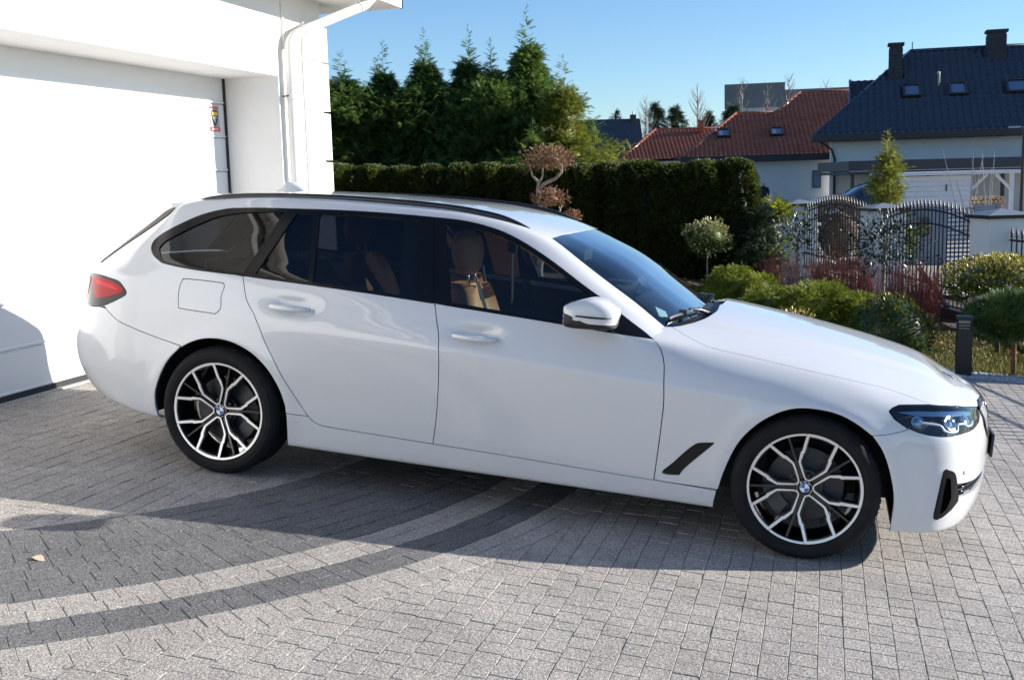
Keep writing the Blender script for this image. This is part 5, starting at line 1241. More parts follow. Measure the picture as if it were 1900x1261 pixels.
link('crown', blob_mesh(36, .43, .43, .46, 3600, (.035, .055), T_LEAF, [m_box, m_boxt], .22, lump=.05, inner=.9, up=.4, core=.9), BB, (0, 0, .14)); MB().tube([(0, 0, -.1), (0, 0, .3)], .03, 6).build('trunk', m_bark, BB)
def spreading(name, label, x, y, lst, n, mat, size, seed, tm=T_SPRAY):
    rs = np.random.default_rng(seed); o = plant(name, label, 'shrub', (x, y, gzc(x, y))); Vs = []
    for cx, cy, rx, ry, h in lst:
        m = int(n * rx * ry / .3); a = rs.uniform(0, 6.28, m); r = np.sqrt(rs.random(m)); z = h * np.sqrt(np.clip(1 - r ** 2.4, 0, 1)) * (.8 + .25 * np.sin(a * 4 + r * 7)) + rs.normal(0, .015, m)
        P = np.stack([cx + rx * r * np.cos(a), cy + ry * r * np.sin(a), np.maximum(z, .03)], 1); D = np.stack([np.cos(a) * (.3 + r), np.sin(a) * (.3 + r), .25 + .6 * (1 - r)], 1) + rs.normal(0, .35, (m, 3))
        Vs.append(scatter(tm, P, D, rs.uniform(*size, m), rs=rs))
        Vs.append(core_mesh(lambda a, t, cx=cx, cy=cy, rx=rx, ry=ry, h=h: (cx + rx * .9 * math.cos(t * 1.5) * math.cos(a), cy + ry * .9 * math.cos(t * 1.5) * math.sin(a), h * .8 * math.sin(t * 1.5)), 12, 6))
    V, F = join(*Vs); link('foliage', fastmesh('foliage', V, F, mat), o); MB().tube([(0, 0, -.05), (.02, 0, .1), (.1, .05, .18)], [.03, .02, .01], 6).build('stem', m_bark, o); return o
spreading('creeping_juniper', 'low bright green creeping juniper, smaller mound nearer the windscreen', .33, 9.7, [(0, 0, .50, .55, .50), (.38, -.25, .35, .4, .42)], 3200, m_junip, (.055, .095), 41)
spreading('creeping_juniper', 'wide bright green creeping juniper mound behind the bonnet', 1.42, 8.0, [(0, 0, .62, .55, .48), (.52, -.1, .42, .45, .40), (-.55, .25, .45, .45, .42), (.1, .35, .5, .4, .50)], 3200, m_junip, (.055, .095), 42)
# dogwoods
def twigs(seed, w, d, h, n, mat, r=.0036, fork=5):
    rs = np.random.default_rng(seed); mb = MB()
    for i in range(n):
        bx, by = rs.uniform(-w, w) * .8, rs.uniform(-d, d) * .8; L = h * rs.uniform(.65, 1.05); lx, ly = bx * .3 + rs.normal(0, .07), by * .3 + rs.normal(0, .07)
        p = [np.array((bx, by, 0)), np.array((bx + lx * .4, by + ly * .4, L * .5)), np.array((bx + lx, by + ly, L))]; mb.tube(p, [r, r * .8, r * .3], 3, cap=False)
        for k in range(fork):
            t = rs.uniform(.2, .85); q = p[0] + (p[2] - p[0]) * t; e = q + np.array((rs.normal(0, .07), rs.normal(0, .07), L * rs.uniform(.1, .3))); mb.tube([q, e], [r * .6, r * .25], 3, cap=False)
    return mb.me('stems', mat, fix=False)
for k, (x, y, w, d, h, n, mt, lb) in enumerate([(.85, 12.4, .30, .25, .62, 130, m_redst, 'small red stemmed dogwood at the foot of the left pillar'), (1.22, 12.0, .26, .25, .55, 110, m_grst, 'grey twiggy bare shrub between two red dogwoods'), (1.75, 11.6, .45, .32, .76, 270, m_redst, 'wide red stemmed dogwood in front of the left gate'),
        (2.28, 11.55, .16, .2, .60, 50, m_redst, 'narrow red dogwood clump left of the standard tree trunk'), (2.74, 10.05, .36, .28, .80, 230, m_redst, 'bright red stemmed dogwood right of the standard tree trunk')]):
    o = plant('dogwood_shrub', lb, 'shrub', (x, y, gzc(x, y) - .02), 'bare stemmed shrubs along the fence'); link('stems', twigs(50 + k, w, d, h, n, mt), o)
# spruce at the hedge end
o = plant('dwarf_spruce', 'dark spruce bush with pale shoots at the right end of the hedge', 'shrub', (.42, 14.0, -.30)); link('crown', conifer_mesh(61, 1.35, .48, 90, 16, (.10, .17), .6, .7, m_spr, True), o); link('trunk', trunk_mesh(1.2, .04, m_bark), o)
o = plant('dwarf_spruce', 'loose light green bush shooting up beside the hedge end', 'shrub', (.62, 14.6, -.30)); link('crown', conifer_mesh(62, 1.5, .36, 40, 9, (.12, .2), 1.3, .5, m_junip, True), o); link('trunk', trunk_mesh(1.2, .03, m_bark), o)
o = plant('dwarf_conifer', 'small rusty green bush low in front of the hedge end', 'shrub', (.42, 12.9, -.28)); link('crown', conifer_mesh(63, .8, .42, 70, 14, (.09, .14), .6, .6, m_thuja, False), o); link('trunk', trunk_mesh(.6, .03, m_bark), o)
# brown cloud-pruned beech
TP = plant('cloud_pruned_tree', 'cloud pruned tree with rusty brown leaf pads rising above the car roof', 'tree', (-1.80, 7.75, .0))
for k, (x, z, rx, rz, n) in enumerate([(.02, 1.87, .36, .18, 1500), (.03, 1.385, .25, .14, 900), (.30, 1.165, .12, .085, 350), (-.02, .8, .3, .14, 600)]):
    link('leaf_pad', blob_mesh(70 + k, rx, rx * .8, rz, n, (.025, .045), T_LEAF, [m_brown], lump=.14, inner=.5, flat=.75, up=.7, core=.35), TP, (x, 0, z))
mb = MB()
mb.tube([(-.1, 0, -.1), (-.14, .02, .5), (-.06, 0, .95), (-.10, 0, 1.30), (-.13, 0, 1.50)], [.05, .045, .038, .034, .03], 8)
mb.tube([(-.13, 0, 1.48), (-.05, 0, 1.58), (.10, 0, 1.64), (.18, .0, 1.72), (.19, 0, 1.86)], [.026, .024, .020, .015, .006], 8)
mb.tube([(-.13, 0, 1.5), (-.12, 0, 1.60), (-.20, .02, 1.68), (-.24, .02, 1.84)], [.024, .02, .015, .006], 7)
mb.tube([(-.12, 0, 1.58), (-.06, -.02, 1.68), (-.05, -.02, 1.86)], [.016, .012, .005], 6); mb.tube([(-.06, 0, .95), (.10, 0, 1.12), (.17, 0, 1.3)], [.022, .018, .008], 7); mb.tube([(-.06, 0, .95), (.16, 0, 1.02), (.30, 0, 1.12)], [.02, .015, .006], 7)
mb.build('trunk', m_barkl, TP, True)
# ---- lawn, gravel, soil --------------------------------------------
m_lawn = pmat('lawn_soil', (.085, .085, .028), .95, col2=(.15, .125, .055), vscale=6, bump=.5, bscale=30)
m_soil = pmat('bed_soil', (.055, .038, .026), .95, col2=(.10, .07, .045), vscale=5, bump=.6, bscale=25)
sheet('lawn', -7, 4.4, 5.80, 9.6, 30, 12, -.05, m_lawn, rough=.008)
sheet('planting_bed', -9, 4.6, 9.6, 16.2, 24, 12, -.045, m_soil, rough=.015)
m_blade = leafmat('grass_blade', (.070, .095, .015), (.22, .19, .05), .3, vs=1.2, isl=.5)
n = 26000; P = np.stack([rng.uniform(1.6, 4.35, n), rng.uniform(5.80, 9.5, n), np.zeros(n)], 1); P[:, 2] = -(GN[0] * P[:, 0] + GN[1] * P[:, 1]) / GN[2] - .055
D = np.stack([rng.normal(0, .5, n), rng.normal(0, .5, n), np.ones(n)], 1); TB = (np.array([(0, -.08, 0), (0, .08, 0), (.6, .04, .08), (1, 0, .3)]), np.array([(0, 1, 2), (0, 2, 3)]))
V, F = scatter(TB, P, D, rng.uniform(.03, .075, n), roll=3.1); tag(link('grass', fastmesh('grass', V, F, m_blade)), 'short yellowish green winter grass beyond the gravel', 'grass', kind='stuff')
def pebbles(name, x0, x1, y0, y1, n, s, mat, dz):
    P = np.stack([rng.uniform(x0, x1, n), rng.uniform(y0, y1, n), np.zeros(n)], 1); P[:, 2] = -(GN[0] * P[:, 0] + GN[1] * P[:, 1]) / GN[2] + dz + rng.uniform(-.005, .012, n)
    tv = np.array([(1, 0, 0), (0, 1, 0), (-1, 0, 0), (0, -1, 0), (.1, 0, .7), (0, 0, -.7)]); tf = np.array([(0, 1, 4), (1, 2, 4), (2, 3, 4), (3, 0, 4)])
    tv = np.repeat(tv[None], n, 0) * rng.uniform(.6, 1.3, (n, 6, 1)); a = rng.uniform(0, 6.28, n); c, s_ = np.cos(a)[:, None], np.sin(a)[:, None]
    V = np.stack([tv[..., 0] * c - tv[..., 1] * s_, tv[..., 0] * s_ + tv[..., 1] * c, tv[..., 2]], 2) * rng.uniform(s * .6, s * 1.2, n)[:, None, None] + P[:, None]
    return fastmesh(name, V.reshape(-1, 3), (tf[None] + (np.arange(n) * 6)[:, None, None]).reshape(-1, 3), mat)
m_peb = pmat('white_pebble', (.62, .61, .59), .8, island=.35)
sheet('gravel_bed', -7, 4.9, 5.34, 5.80, 20, 3, -.04, pmat('gravel_base', (.40, .39, .37), .95, var=.3, vscale=30))
tag(link('gravel', pebbles('gravel', .8, 4.8, 5.345, 5.82, 6500, .017, m_peb, -.022)), 'strip of white pebbles between the paving and the lawn', 'gravel', kind='stuff')
n = 1500; P = np.stack([rng.uniform(-1, 4.2, n), rng.uniform(6.6, 13.5, n), np.zeros(n)], 1); k = (P[:, 1] > 9.3) | (rng.random(n) < .22) | ((P[:, 0] > 2.55) & (P[:, 1] > 7.2)); P = P[k]; n = len(P); P[:, 2] = -(GN[0] * P[:, 0] + GN[1] * P[:, 1]) / GN[2] - .01
V, F = scatter(T_LEAF, P, np.stack([rng.normal(size=n), rng.normal(size=n), rng.normal(0, .25, n)], 1), rng.uniform(.05, .10, n), roll=.5); tag(link('leaf_litter', fastmesh('leaf_litter', V, F, leafmat('litter', (.18, .09, .03), (.50, .30, .09), .2, vs=5, isl=.5))), 'orange and brown fallen leaves under the shrubs', 'leaves', kind='stuff')
# orange low plants peeking over the bonnet edge
for k, (x, y, lb) in enumerate([(1.22, 7.2, 'low orange leaved plant just over the bonnet edge'), (2.62, 7.35, 'small yellow orange plant beside the ball bush')]):
    o = plant('orange_shrub', lb, 'shrub', (x, y, gzc(x, y) - .03)); link('foliage', blob_mesh(90 + k, .26, .22, .20, 420, (.035, .06), T_LEAF, [m_brown, m_varie], .5, lump=.2, inner=.5, up=.6, core=.3), o, (0, 0, .16 if k == 0 else .2)); MB().tube([(0, 0, -.05), (.02, 0, .12)], .012, 5).build('stem', m_bark, o)
# ---- bollard light ---------------------------------------------------
BL = tag(empty('bollard_light', (2.88, 5.56, gz(2.88, 5.56) - .02)), 'black square bollard light with louvred head beside the gravel', 'bollard')
m_blk = pmat('black_powder_coat', (.010, .010, .011), .42)
MB().bbox(-.072, .072, -.072, .072, 0, .46, .006).build('post', m_blk, BL); MB().bbox(-.075, .075, -.075, .075, .545, .585, .008).build('cap', m_blk, BL)
for z in (.475, .505): MB().bbox(-.074, .074, -.074, .074, z, z + .012, .003).build('louvre', m_blk, BL)
MB().bbox(-.05, .05, -.05, .05, .455, .55, .004).build('diffuser', pmat('frosted_diffuser', (.30, .30, .28), .4), BL)
# ---- fence: white pillars, wrought-iron gates --------------------------
m_iron = pmat('wrought_iron', (.012, .012, .013), .42, var=.2, vscale=30)
m_cap = pmat('grey_metal_cap', (.20, .215, .24), .45)
PQ = [np.array((1.02, 17.3)), np.array((2.45, 13.6)), np.array((3.76, 9.93)), np.array((5.08, 6.22)), np.array((6.40, 2.52))]
fa = math.atan2(PQ[2][1] - PQ[1][1], PQ[2][0] - PQ[1][0])
def pillar(P, label, w=.55, d=.55, zt=1.02):
    zb = gzc(*P) - .1; h = zt - zb; o = tag(empty('gate_pillar', (P[0], P[1], zb), fa), label, 'pillar', 'white fence pillars')
    for z0, z1 in ((0, h - 1.02), (h - 1.0, h - .52), (h - .50, h - .04)): MB().bbox(-w / 2, w / 2, -d / 2, d / 2, z0, z1, .006).build('pillar_block', m_plaster, o)
    MB().box(-w / 2 + .015, w / 2 - .015, -d / 2 + .015, d / 2 - .015, 0, h - .04).build('pillar_core', m_plaster, o)
    MB().box(-w / 2 - .05, w / 2 + .05, -d / 2 - .05, d / 2 + .05, h - .04, h + .005).build('cap_edge', m_iron, o)
    q = w / 2 + .055; MB().add([(-q, -q, h + .005), (q, -q, h + .005), (q, q, h + .005), (-q, q, h + .005), (0, 0, h + .085)], [(0, 1, 4), (1, 2, 4), (2, 3, 4), (3, 0, 4), (3, 2, 1, 0)]).build('cap', m_cap, o)
for P, lb in zip(PQ[:4], ('white fence pillar farthest from the car, left of the gates', 'white pillar between the two iron gates behind the standard tree', 'widest looking white pillar right of the driveway gate', 'white fence pillar outside the right edge of the picture')): pillar(P, lb)
bar_me = {}
def iron_panel(Pa, Pb, label, arch, z_lo=-.40, z_hi=.86, n=26, off=0.0, name='iron_gate', cat='gate'):
    d = Pb - Pa; L = np.hypot(*d) - .50; u = d / np.hypot(*d); nrm_ = np.array((u[1], -u[0])); o0 = Pa + u * .25 + nrm_ * off
    o = tag(empty(name, (o0[0], o0[1], 0), math.atan2(u[1], u[0])), label, cat, 'wrought-iron fence and gates')
    def gzl(x): p_ = o0 + u * x; return gzc(*p_)
    def hi(x): t = x / L; return z_hi + arch * math.sin(math.pi * t)
    for k in range(n):
        x = L * (k + .5) / n; zt = hi(x) + .13; zb = gzl(x) + .10
        key = round(zt - zb, 2)
        if key not in bar_me:
            m_ = MB(); m_.box(-.007, .007, -.007, .007, 0, key - .10); m_.lathe([(.007, key - .115), (.020, key - .10), (.020, key - .09), (.009, key - .08), (.019, key - .06), (.001, key + .03)], 6); bar_me[key] = m_.me('bar', m_iron)
        link('bar', bar_me[key], o, (x, 0, zb))
    for dz in (-.02, -.22):
        MB().tube([(x, 0, hi(x) + dz) for x in np.linspace(0, L, 14)], .014, 4).build('arched_rail' if arch else 'rail', m_iron, o)
    for dz in (.16, .42): MB().tube([(x, 0, gzl(x) + dz) for x in np.linspace(0, L, 4)], .015, 4).build('rail', m_iron, o)
    if arch:                       # oval ornaments
        for xc in (L * .36, L * .64):
            for q in (1.0, .72): MB().tube([(xc + .14 * q * math.sin(t), 0, .10 + .26 * q * math.cos(t)) for t in np.linspace(0, 2 * math.pi, 22)], .008, 4).build('scroll', m_iron, o)
    return o
iron_panel(PQ[0], PQ[1], 'arched wrought iron gate between the left and middle white pillars', .20, n=27)
iron_panel(PQ[1], PQ[2], 'arched wrought iron driveway gate between the middle and right pillars', .20, n=27, off=.10)
iron_panel(PQ[2], PQ[3], 'level spear topped iron fence right of the widest pillar', 0, z_hi=.72, n=27, name='iron_fence', cat='fence')
iron_panel(PQ[3], PQ[4], 'level spear topped iron fence farthest right outside the picture', 0, z_hi=.72, n=27, name='iron_fence', cat='fence')
# sliding-gate beam on the ground inside the fence
u = (PQ[2] - PQ[1]) / np.hypot(*(PQ[2] - PQ[1])); nv = np.array((-u[1], u[0])) * -1; nv = np.array((u[1], -u[0]))
a = PQ[1] + u * .9 + nv * .30; b = PQ[3] + u * .2 + nv * .30
GBm = tag(empty('gate_beam', (a[0], a[1], gzc(*a)), math.atan2(u[1], u[0])), 'black steel running beam of the sliding gate lying along the lawn', 'gate beam')
Lb = float(np.hypot(*(b - a))); zz_ = gzc(*b) - gzc(*a)
MB().bar((0, 0, .10), (Lb, 0, .10 + zz_), .10, .14).build('beam', m_iron, GBm); MB().bar((2.2, 0, .17 + zz_ * .3), (1.2, .02, .62 + zz_ * .15), .05).build('brace', m_iron, GBm)
for t in (.3, .55, .8): MB().bbox(Lb * t - .1, Lb * t + .1, -.12, .12, zz_ * t - .08, zz_ * t + .04, .01).build('roller_foot', m_iron, GBm)

# ------------------------------------------------------------------ street and neighbouring houses
# street frame: X along the row of houses, Y away from the driveway, origin under the photographer
ST_A = math.atan2(.27085432, .96226483); ST_C, ST_S = math.cos(ST_A), math.sin(ST_A)
def st(X, Y): return (CAM_POS[0] + X * ST_C - Y * ST_S, CAM_POS[1] + X * ST_S + Y * ST_C)
def stz(X, Y): return gzc(*st(X, Y))
def sthing(name, label, cat, X, Y, z=None, group=None, rz=0.0):
    x, y = st(X, Y); o = empty(name, (x, y, stz(X, Y) - .1 if z is None else z), ST_A + rz); tag(o, label, cat, group); return o
m_road = pmat('street_paving', (.33, .30, .27), .9, col2=(.40, .37, .335), vscale=1.5, bump=.2, bscale=20)
V = []; F = []
for i, (X, Y) in enumerate([(6.2, 20.4), (13, 14), (30, 16), (40, 42), (8, 60), (7.0, 30)]): x, y = st(X, Y); V.append((x, y, gzc(x, y) - .03))
o = link('street', mesh('street', V, [tuple(range(6))], m_road)); o['kind'] = 'structure'
m_wwall = pmat('neighbour_plaster', (.74, .73, .71), .9, var=.03, vscale=2, bump=.1, bscale=120)
m_droof = pmat('graphite_roof_tile', (.030, .038, .062), .28, var=.15, vscale=3)
m_rroof = pmat('red_roof_tile', (.23, .068, .036), .24, vscale=2.5, col2=(.33, .11, .058))
m_dkf = pmat('dark_frame', (.015, .015, .018), .5)
m_pane = pmat('window_glass', (.10, .15, .24), .05, spec=.8, coat=1.0)
m_gut = pmat('dark_gutter', (.03, .028, .03), .5)
def tiled(name, parent, eave, ridge, cw=.24, ch=.33, mat=None, amp=.028, ov=.10):
    """roof plane: eave=((x0,y,z),(x1,y,z)) ridge likewise; real pan-tile waves and course steps"""
    e0, e1, r0, r1 = [np.array(p, float) for p in (*eave, *ridge)]; ex = (e1 - e0); Lx = np.linalg.norm(ex); ux = ex / Lx
    mid = (r0 + r1) / 2 - (e0 + e1) / 2; up = mid - ux * (mid @ ux); Ly = np.linalg.norm(up); uy = up / Ly; nz = np.cross(ux, uy)
    nc = max(2, int(round(Ly / ch))); nw = max(2, int(round(Lx / cw))); k = 5; xs = np.linspace(0, Lx, nw * k + 1)
    a0, a1 = (r0 - e0) @ ux, (r1 - e0) @ ux
    V = []; F = []; n = len(xs)
    for c in range(nc):
        for yy, lift in ((c / nc, ov), ((c + 1) / nc, 0.0)):
            lo = a0 * yy; hi_ = Lx + (a1 - Lx) * yy; x = np.clip(xs, lo, hi_); w = amp * np.maximum(0, np.sin(2 * math.pi * x / cw)) ** .8
            P = e0 + x[:, None] * ux + (yy * Ly) * uy + (w + lift)[:, None] * nz; V.append(P)
        b = (2 * c) * n
        F.append(np.stack([np.arange(n - 1) + b, np.arange(n - 1) + b + 1, np.arange(n - 1) + b + n + 1, np.arange(n - 1) + b + n], 1))
        if c: F.append(np.stack([np.arange(n - 1) + b - n, np.arange(n - 1) + b - n + 1, np.arange(n - 1) + b + 1, np.arange(n - 1) + b], 1))
    V = np.concatenate(V); F = np.concatenate(F); d = np.linalg.norm(V[F[:, 0]] - V[F[:, 1]], axis=1); F = F[d > 1e-4]
    o = link(name, fastmesh(name, V, F, mat), parent); return o
def ridge_bar(parent, a, b, r, mat, nm='ridge_cap'): return MB().tube([a, b], r, 8).build(nm, mat, parent, True)
def skylight(parent, x, y, z, w, h, tilt):
    s = empty('skylight', (x, y, z), parent=parent); s.rotation_euler = (tilt, 0, 0)
    fr = MB(); t = .10
    fr.box(-w / 2, w / 2, -h / 2, -h / 2 + t, -.05, .12); fr.box(-w / 2, w / 2, h / 2 - t, h / 2, -.05, .12); fr.box(-w / 2, -w / 2 + t, -h / 2 + t, h / 2 - t, -.05, .12); fr.box(w / 2 - t, w / 2, -h / 2 + t, h / 2 - t, -.05, .12); fr.build('skylight_frame', m_dkf, s)
    MB().box(-w / 2 + t, w / 2 - t, -h / 2 + t, h / 2 - t, 0, .06).build('pane', m_pane, s)
def chimney(parent, x, y, z0, z1, w, d, mat):
    c = empty('chimney', (x, y, z0), parent=parent); h = z1 - z0; nb = int(h / .16); mb = MB()
    for i in range(nb): mb.box(-w / 2, w / 2, -d / 2, d / 2, i * .16, i * .16 + .145)
    mb.box(-w / 2 + .02, w / 2 - .02, -d / 2 + .02, d / 2 - .02, 0, h); o = mb.build('brickwork', mat, c); o['kind'] = 'stuff'
    MB().bbox(-w / 2 - .06, w / 2 + .06, -d / 2 - .06, d / 2 + .06, h - .02, h + .10, .01).build('chimney_cap', mat, c); return c
# -- dark-roofed house, right
zg = -.95
DH = sthing('dark_roofed_house', 'white house with a steep graphite tiled roof and skylights at the right', 'house', 14.06, 50, zg, rz=-.27)
def zl(z): return z - zg
MB().box(0, 13, 0, 11, 0, zl(3.05)).build('wall', m_wwall, DH)
rise = zl(7.0) - zl(3.2); 
rf = tiled('roof', DH, ((-.75, -.7, zl(3.12)), (13.8, -.7, zl(3.12))), ((3.55, 4.6, zl(7.05)), (8.6, 4.6, zl(7.05))), .30, .36, m_droof, .055)
tiled('roof', DH, ((-.75, 11, zl(3.12)), (-.75, -.7, zl(3.12))), ((3.55, 6.0, zl(7.05)), (3.55, 4.6, zl(7.05))), .30, .36, m_droof, .055)
tiled('roof', DH, ((13.8, -.7, zl(3.12)), (13.8, 11, zl(3.12))), ((8.6, 4.6, zl(7.05)), (8.6, 6.0, zl(7.05))), .30, .36, m_droof, .055)
for a, b in (((-.75, -.7, zl(3.15)), (3.55, 4.6, zl(7.09))), ((3.55, 4.6, zl(7.09)), (8.6, 4.6, zl(7.09))), ((8.6, 4.6, zl(7.09)), (13.8, -.7, zl(3.15)))): ridge_bar(DH, a, b, .085, m_droof)
MB().box(-.78, 13.8, -.84, -.60, zl(2.95), zl(3.24)).build('gutter', m_gut, DH); MB().box(-.78, 13.8, -.70, .02, zl(2.93), zl(2.97)).build('eaves_board', m_gut, DH)
MB().tube([(-.5, -.7, zl(2.98)), (.05, -.12, zl(2.6)), (.18, -.08, zl(2.2)), (.18, -.08, 0)], .05, 8).build('downpipe', m_gut, DH, True)
tl_ = math.atan2(3.93, 5.3)
for x, w, h in ((3.45, .78, 1.0), (5.35, .78, 1.0), (7.75, .9, 1.0)):
    yy = .45 * 5.3 - .7; skylight(DH, x, yy + .0, zl(3.12) + .45 * 3.93 + .17, w, h, tl_)
chimney(DH, 2.80, 2.9, zl(5.0), zl(7.2), .58, .6, pmat('dark_brick', (.035, .038, .045), .8, var=.3, vscale=8)); chimney(DH, 7.15, 4.0, zl(5.6), zl(7.65), .80, .7, bpy.data.materials['dark_brick'])
MB().tube([(4.60, 2.2, zl(5.2)), (4.60, 2.15, zl(5.75)), (4.57, 2.0, zl(5.85))], [.05, .05, .07], 8).build('roof_vent', pmat('vent_metal', (.5, .5, .5), .4), DH, True)
MB().tube([(3.62, 4.6, zl(7.0)), (3.62, 4.6, zl(7.5))], .025, 6).build('lightning_rod', m_gut, DH)
tiled('dormer_roof', DH, ((.9, 3.2, zl(4.0)), (4.2, 3.2, zl(4.0))), ((.9, 6.0, zl(5.95)), (4.2, 6.0, zl(5.95))), .30, .36, m_droof, .03); ridge_bar(DH, (.9, 3.2, zl(4.02)), (.9, 6.0, zl(5.98)), .07, m_droof)
# canopy along the wall
CP = sthing('dark_canopy', 'long dark flat canopy along the wall of the graphite roofed house', 'canopy', 13.39, 45, zg)
MB().bbox(0, 9, 0, 4.6, zl(1.62), zl(2.03), .02).build('fascia', pmat('canopy_sheet', (.030, .034, .045), .45), CP); MB().bbox(-.02, 9.02, -.05, 4.6, zl(1.48), zl(1.60), .02).build('trim', m_gut, CP); MB().box(.02, 9.0, -.03, .02, zl(1.60), zl(1.63)).build('edge_strip', pmat('canopy_edge', (.45, .43, .40), .6), CP)
for x in (.2, 3.2, 6.2, 8.8): MB().bbox(x - .06, x + .06, .1, .22, 0, zl(1.5), .01).build('post', m_gut, CP)
# -- red-roofed house
zg = -.80
RH = sthing('red_roofed_house', 'white house with a wavy red tiled roof in the middle distance', 'house', 9.31, 62, zg, rz=-.12)
MB().box(.9, 8.6, .0, 9, 0, zl(2.45)).build('wall', m_wwall, RH)
tiled('roof', RH, ((0, -.6, zl(2.52)), (9.2, -.6, zl(2.52))), ((3.25, 4.0, zl(5.05)), (9.2, 4.0, zl(5.05))), .25, .34, m_rroof, .034)
tiled('roof', RH, ((5.0, 3.4, zl(4.7)), (10.5, 3.4, zl(4.7))), ((7.05, 5.6, zl(6.22)), (10.5, 5.6, zl(6.22))), .25, .34, m_rroof, .034)
tiled('roof', RH, ((0, 8.6, zl(2.52)), (0, -.6, zl(2.52))), ((3.25, 5, zl(5.05)), (3.25, 4.0, zl(5.05))), .25, .34, m_rroof, .034)
for a, b in (((0, -.6, zl(2.56)), (3.25, 4.0, zl(5.09))), ((3.25, 4.0, zl(5.09)), (5.4, 4.0, zl(5.09))), ((5.0, 3.4, zl(4.74)), (7.05, 5.6, zl(6.26))), ((7.05, 5.6, zl(6.26)), (10.5, 5.6, zl(6.26)))):
    ridge_bar(RH, a, b, .09, m_rroof)
MB().box(-.1, 9.2, -.76, -.54, zl(2.30), zl(2.64)).build('gutter', m_gut, RH); MB().box(-.1, 9.2, -.62, .05, zl(2.28), zl(2.32)).build('eaves_board', m_gut, RH)
tl_ = math.atan2(2.53, 4.6)
for x in (2.35, 5.25): skylight(RH, x, .48 * 4.6 - .6, zl(2.52) + .48 * 2.53 + .15, .72, .95, tl_)
wn_ = empty('window', (6.98, -.01, zl(.78)), parent=RH); MB().box(0, .45, -.03, .02, 0, .94).build('window_frame', m_dkf, wn_); MB().box(.05, .40, -.035, -.031, .05, .89).build('pane', m_pane, wn_); MB().box(-.05, .50, -.08, .0, -.05, 0).build('sill', m_wwall, wn_)
zg = -.70
RL = sthing('red_roofed_house', 'lower red tiled roof with an orange chimney left of the main red house', 'house', 6.67, 70, zg)
MB().box(.6, 8, .2, 8, 0, zl(2.55)).build('wall', m_wwall, RL)
tiled('roof', RL, ((-.1, -.5, zl(2.60)), (8, -.5, zl(2.60))), ((2.7, 3.5, zl(4.57)), (8, 3.5, zl(4.57))), .25, .34, m_rroof, .034); tiled('roof', RL, ((-.1, 7.5, zl(2.60)), (-.1, -.5, zl(2.60))), ((2.7, 4, zl(4.57)), (2.7, 3.5, zl(4.57))), .25, .34, m_rroof, .034)
ridge_bar(RL, (-.1, -.5, zl(2.64)), (2.7, 3.5, zl(4.61)), .09, m_rroof); ridge_bar(RL, (2.7, 3.5, zl(4.61)), (8, 3.5, zl(4.61)), .09, m_rroof)
chimney(RL, 5.5, 2.8, zl(3.9), zl(5.0), .28, .4, pmat('orange_brick', (.35, .09, .05), .8, var=.2, vscale=8))
# -- small dark roof far left
zg = -.4
BHo = sthing('dark_gabled_house', 'distant house with a dark blue ribbed roof and white gable edge', 'house', 3.6, 75, zg)
MB().box(.3, 5.6, .6, 8, 0, zl(3.0)).build('wall', m_wwall, BHo)
tiled('roof', BHo, ((0, -.2, zl(2.4)), (5.3, -.2, zl(2.4))), ((0, 3.4, zl(5.6)), (5.75, 3.4, zl(5.6))), .5, .30, m_droof, .012, .045)
MB().bar((5.40, -.25, zl(2.45)), (5.82, 3.4, zl(5.66)), .12, .16).build('verge_board', m_wwall, BHo); MB().bbox(4.6, 5.0, 2.9, 3.3, zl(5.1), zl(5.85), .02).build('chimney', m_gut, BHo); MB().tube([(4.8, 3.1, zl(5.8)), (4.8, 3.1, zl(6.1))], .06, 6).build('chimney_pot', m_wwall, BHo)
# -- grey flat building
GB = sthing('grey_flat_building', 'far grey flat roofed building above the red roofs', 'building', 26.4, 140, -1, rz=-.22)
MB().box(0, 7.0, 0, 16, 0, 10.6).build('wall', pmat('concrete_panels', (.60, .58, .55), .8, var=.12, vscale=.5), GB); MB().box(-.1, 7.1, -.1, 16, 10.6, 13.5).build('dark_storey', pmat('grey_cladding', (.17, .17, .18), .5, var=.1, vscale=.6), GB)
MB().box(7.1, 18, 3, 16, 0, 11.2).build('wall', bpy.data.materials['concrete_panels'], GB); MB().box(7.1, 18, 2.9, 16, 11.2, 12.8).build('dark_storey', bpy.data.materials['grey_cladding'], GB)
for i in range(5): wv = empty('window', (.8 + i * 1.25, -.05, 8.3), parent=GB); MB().box(0, .8, -.04, .02, 0, 1.4).build('window_frame', m_dkf, wv); MB().box(.06, .74, -.05, -.041, .06, 1.34).build('pane', m_pane, wv)
# -- white timber shed with woodpile
zg = -.75
SH = sthing('white_timber_shed', 'white boarded garden shed with an open lean-to roof', 'shed', 11.6, 34, zg)
m_wbd = pmat('white_boards', (.66, .67, .69), .75, var=.06, vscale=6)
for i in range(14): z0 = .05 + i * .152; MB().bbox(.05, 2.2, -.012 + (i % 2) * .004, .03, z0, z0 + .146, .006).build('board', m_wbd, SH)
MB().box(2.1, 2.2, .03, 2, 0, 2.2).build('side_wall', m_wbd, SH); MB().bbox(-.1, 3.65, -.25, 2.4, 2.20, 2.30, .02).build('roof', m_wbd, SH)
for x in (3.40,): MB().bbox(x - .05, x + .05, -.1, 0, 0, 2.2, .006).build('post', m_wbd, SH)
MB().bar((2.2, -.05, 1.75), (2.65, -.05, 2.18), .07).build('brace', m_wbd, SH); MB().bar((3.36, -.05, 1.75), (2.92, -.05, 2.18), .07).build('brace', m_wbd, SH)
MB().bar((1.45, -.04, 1.72), (1.45, -.04, 1.92), .03).build('wall_lamp', m_gut, SH); MB().box(2.0, 2.08, -.04, -.012, 1.05, 1.2).build('wall_hook', m_gut, SH)
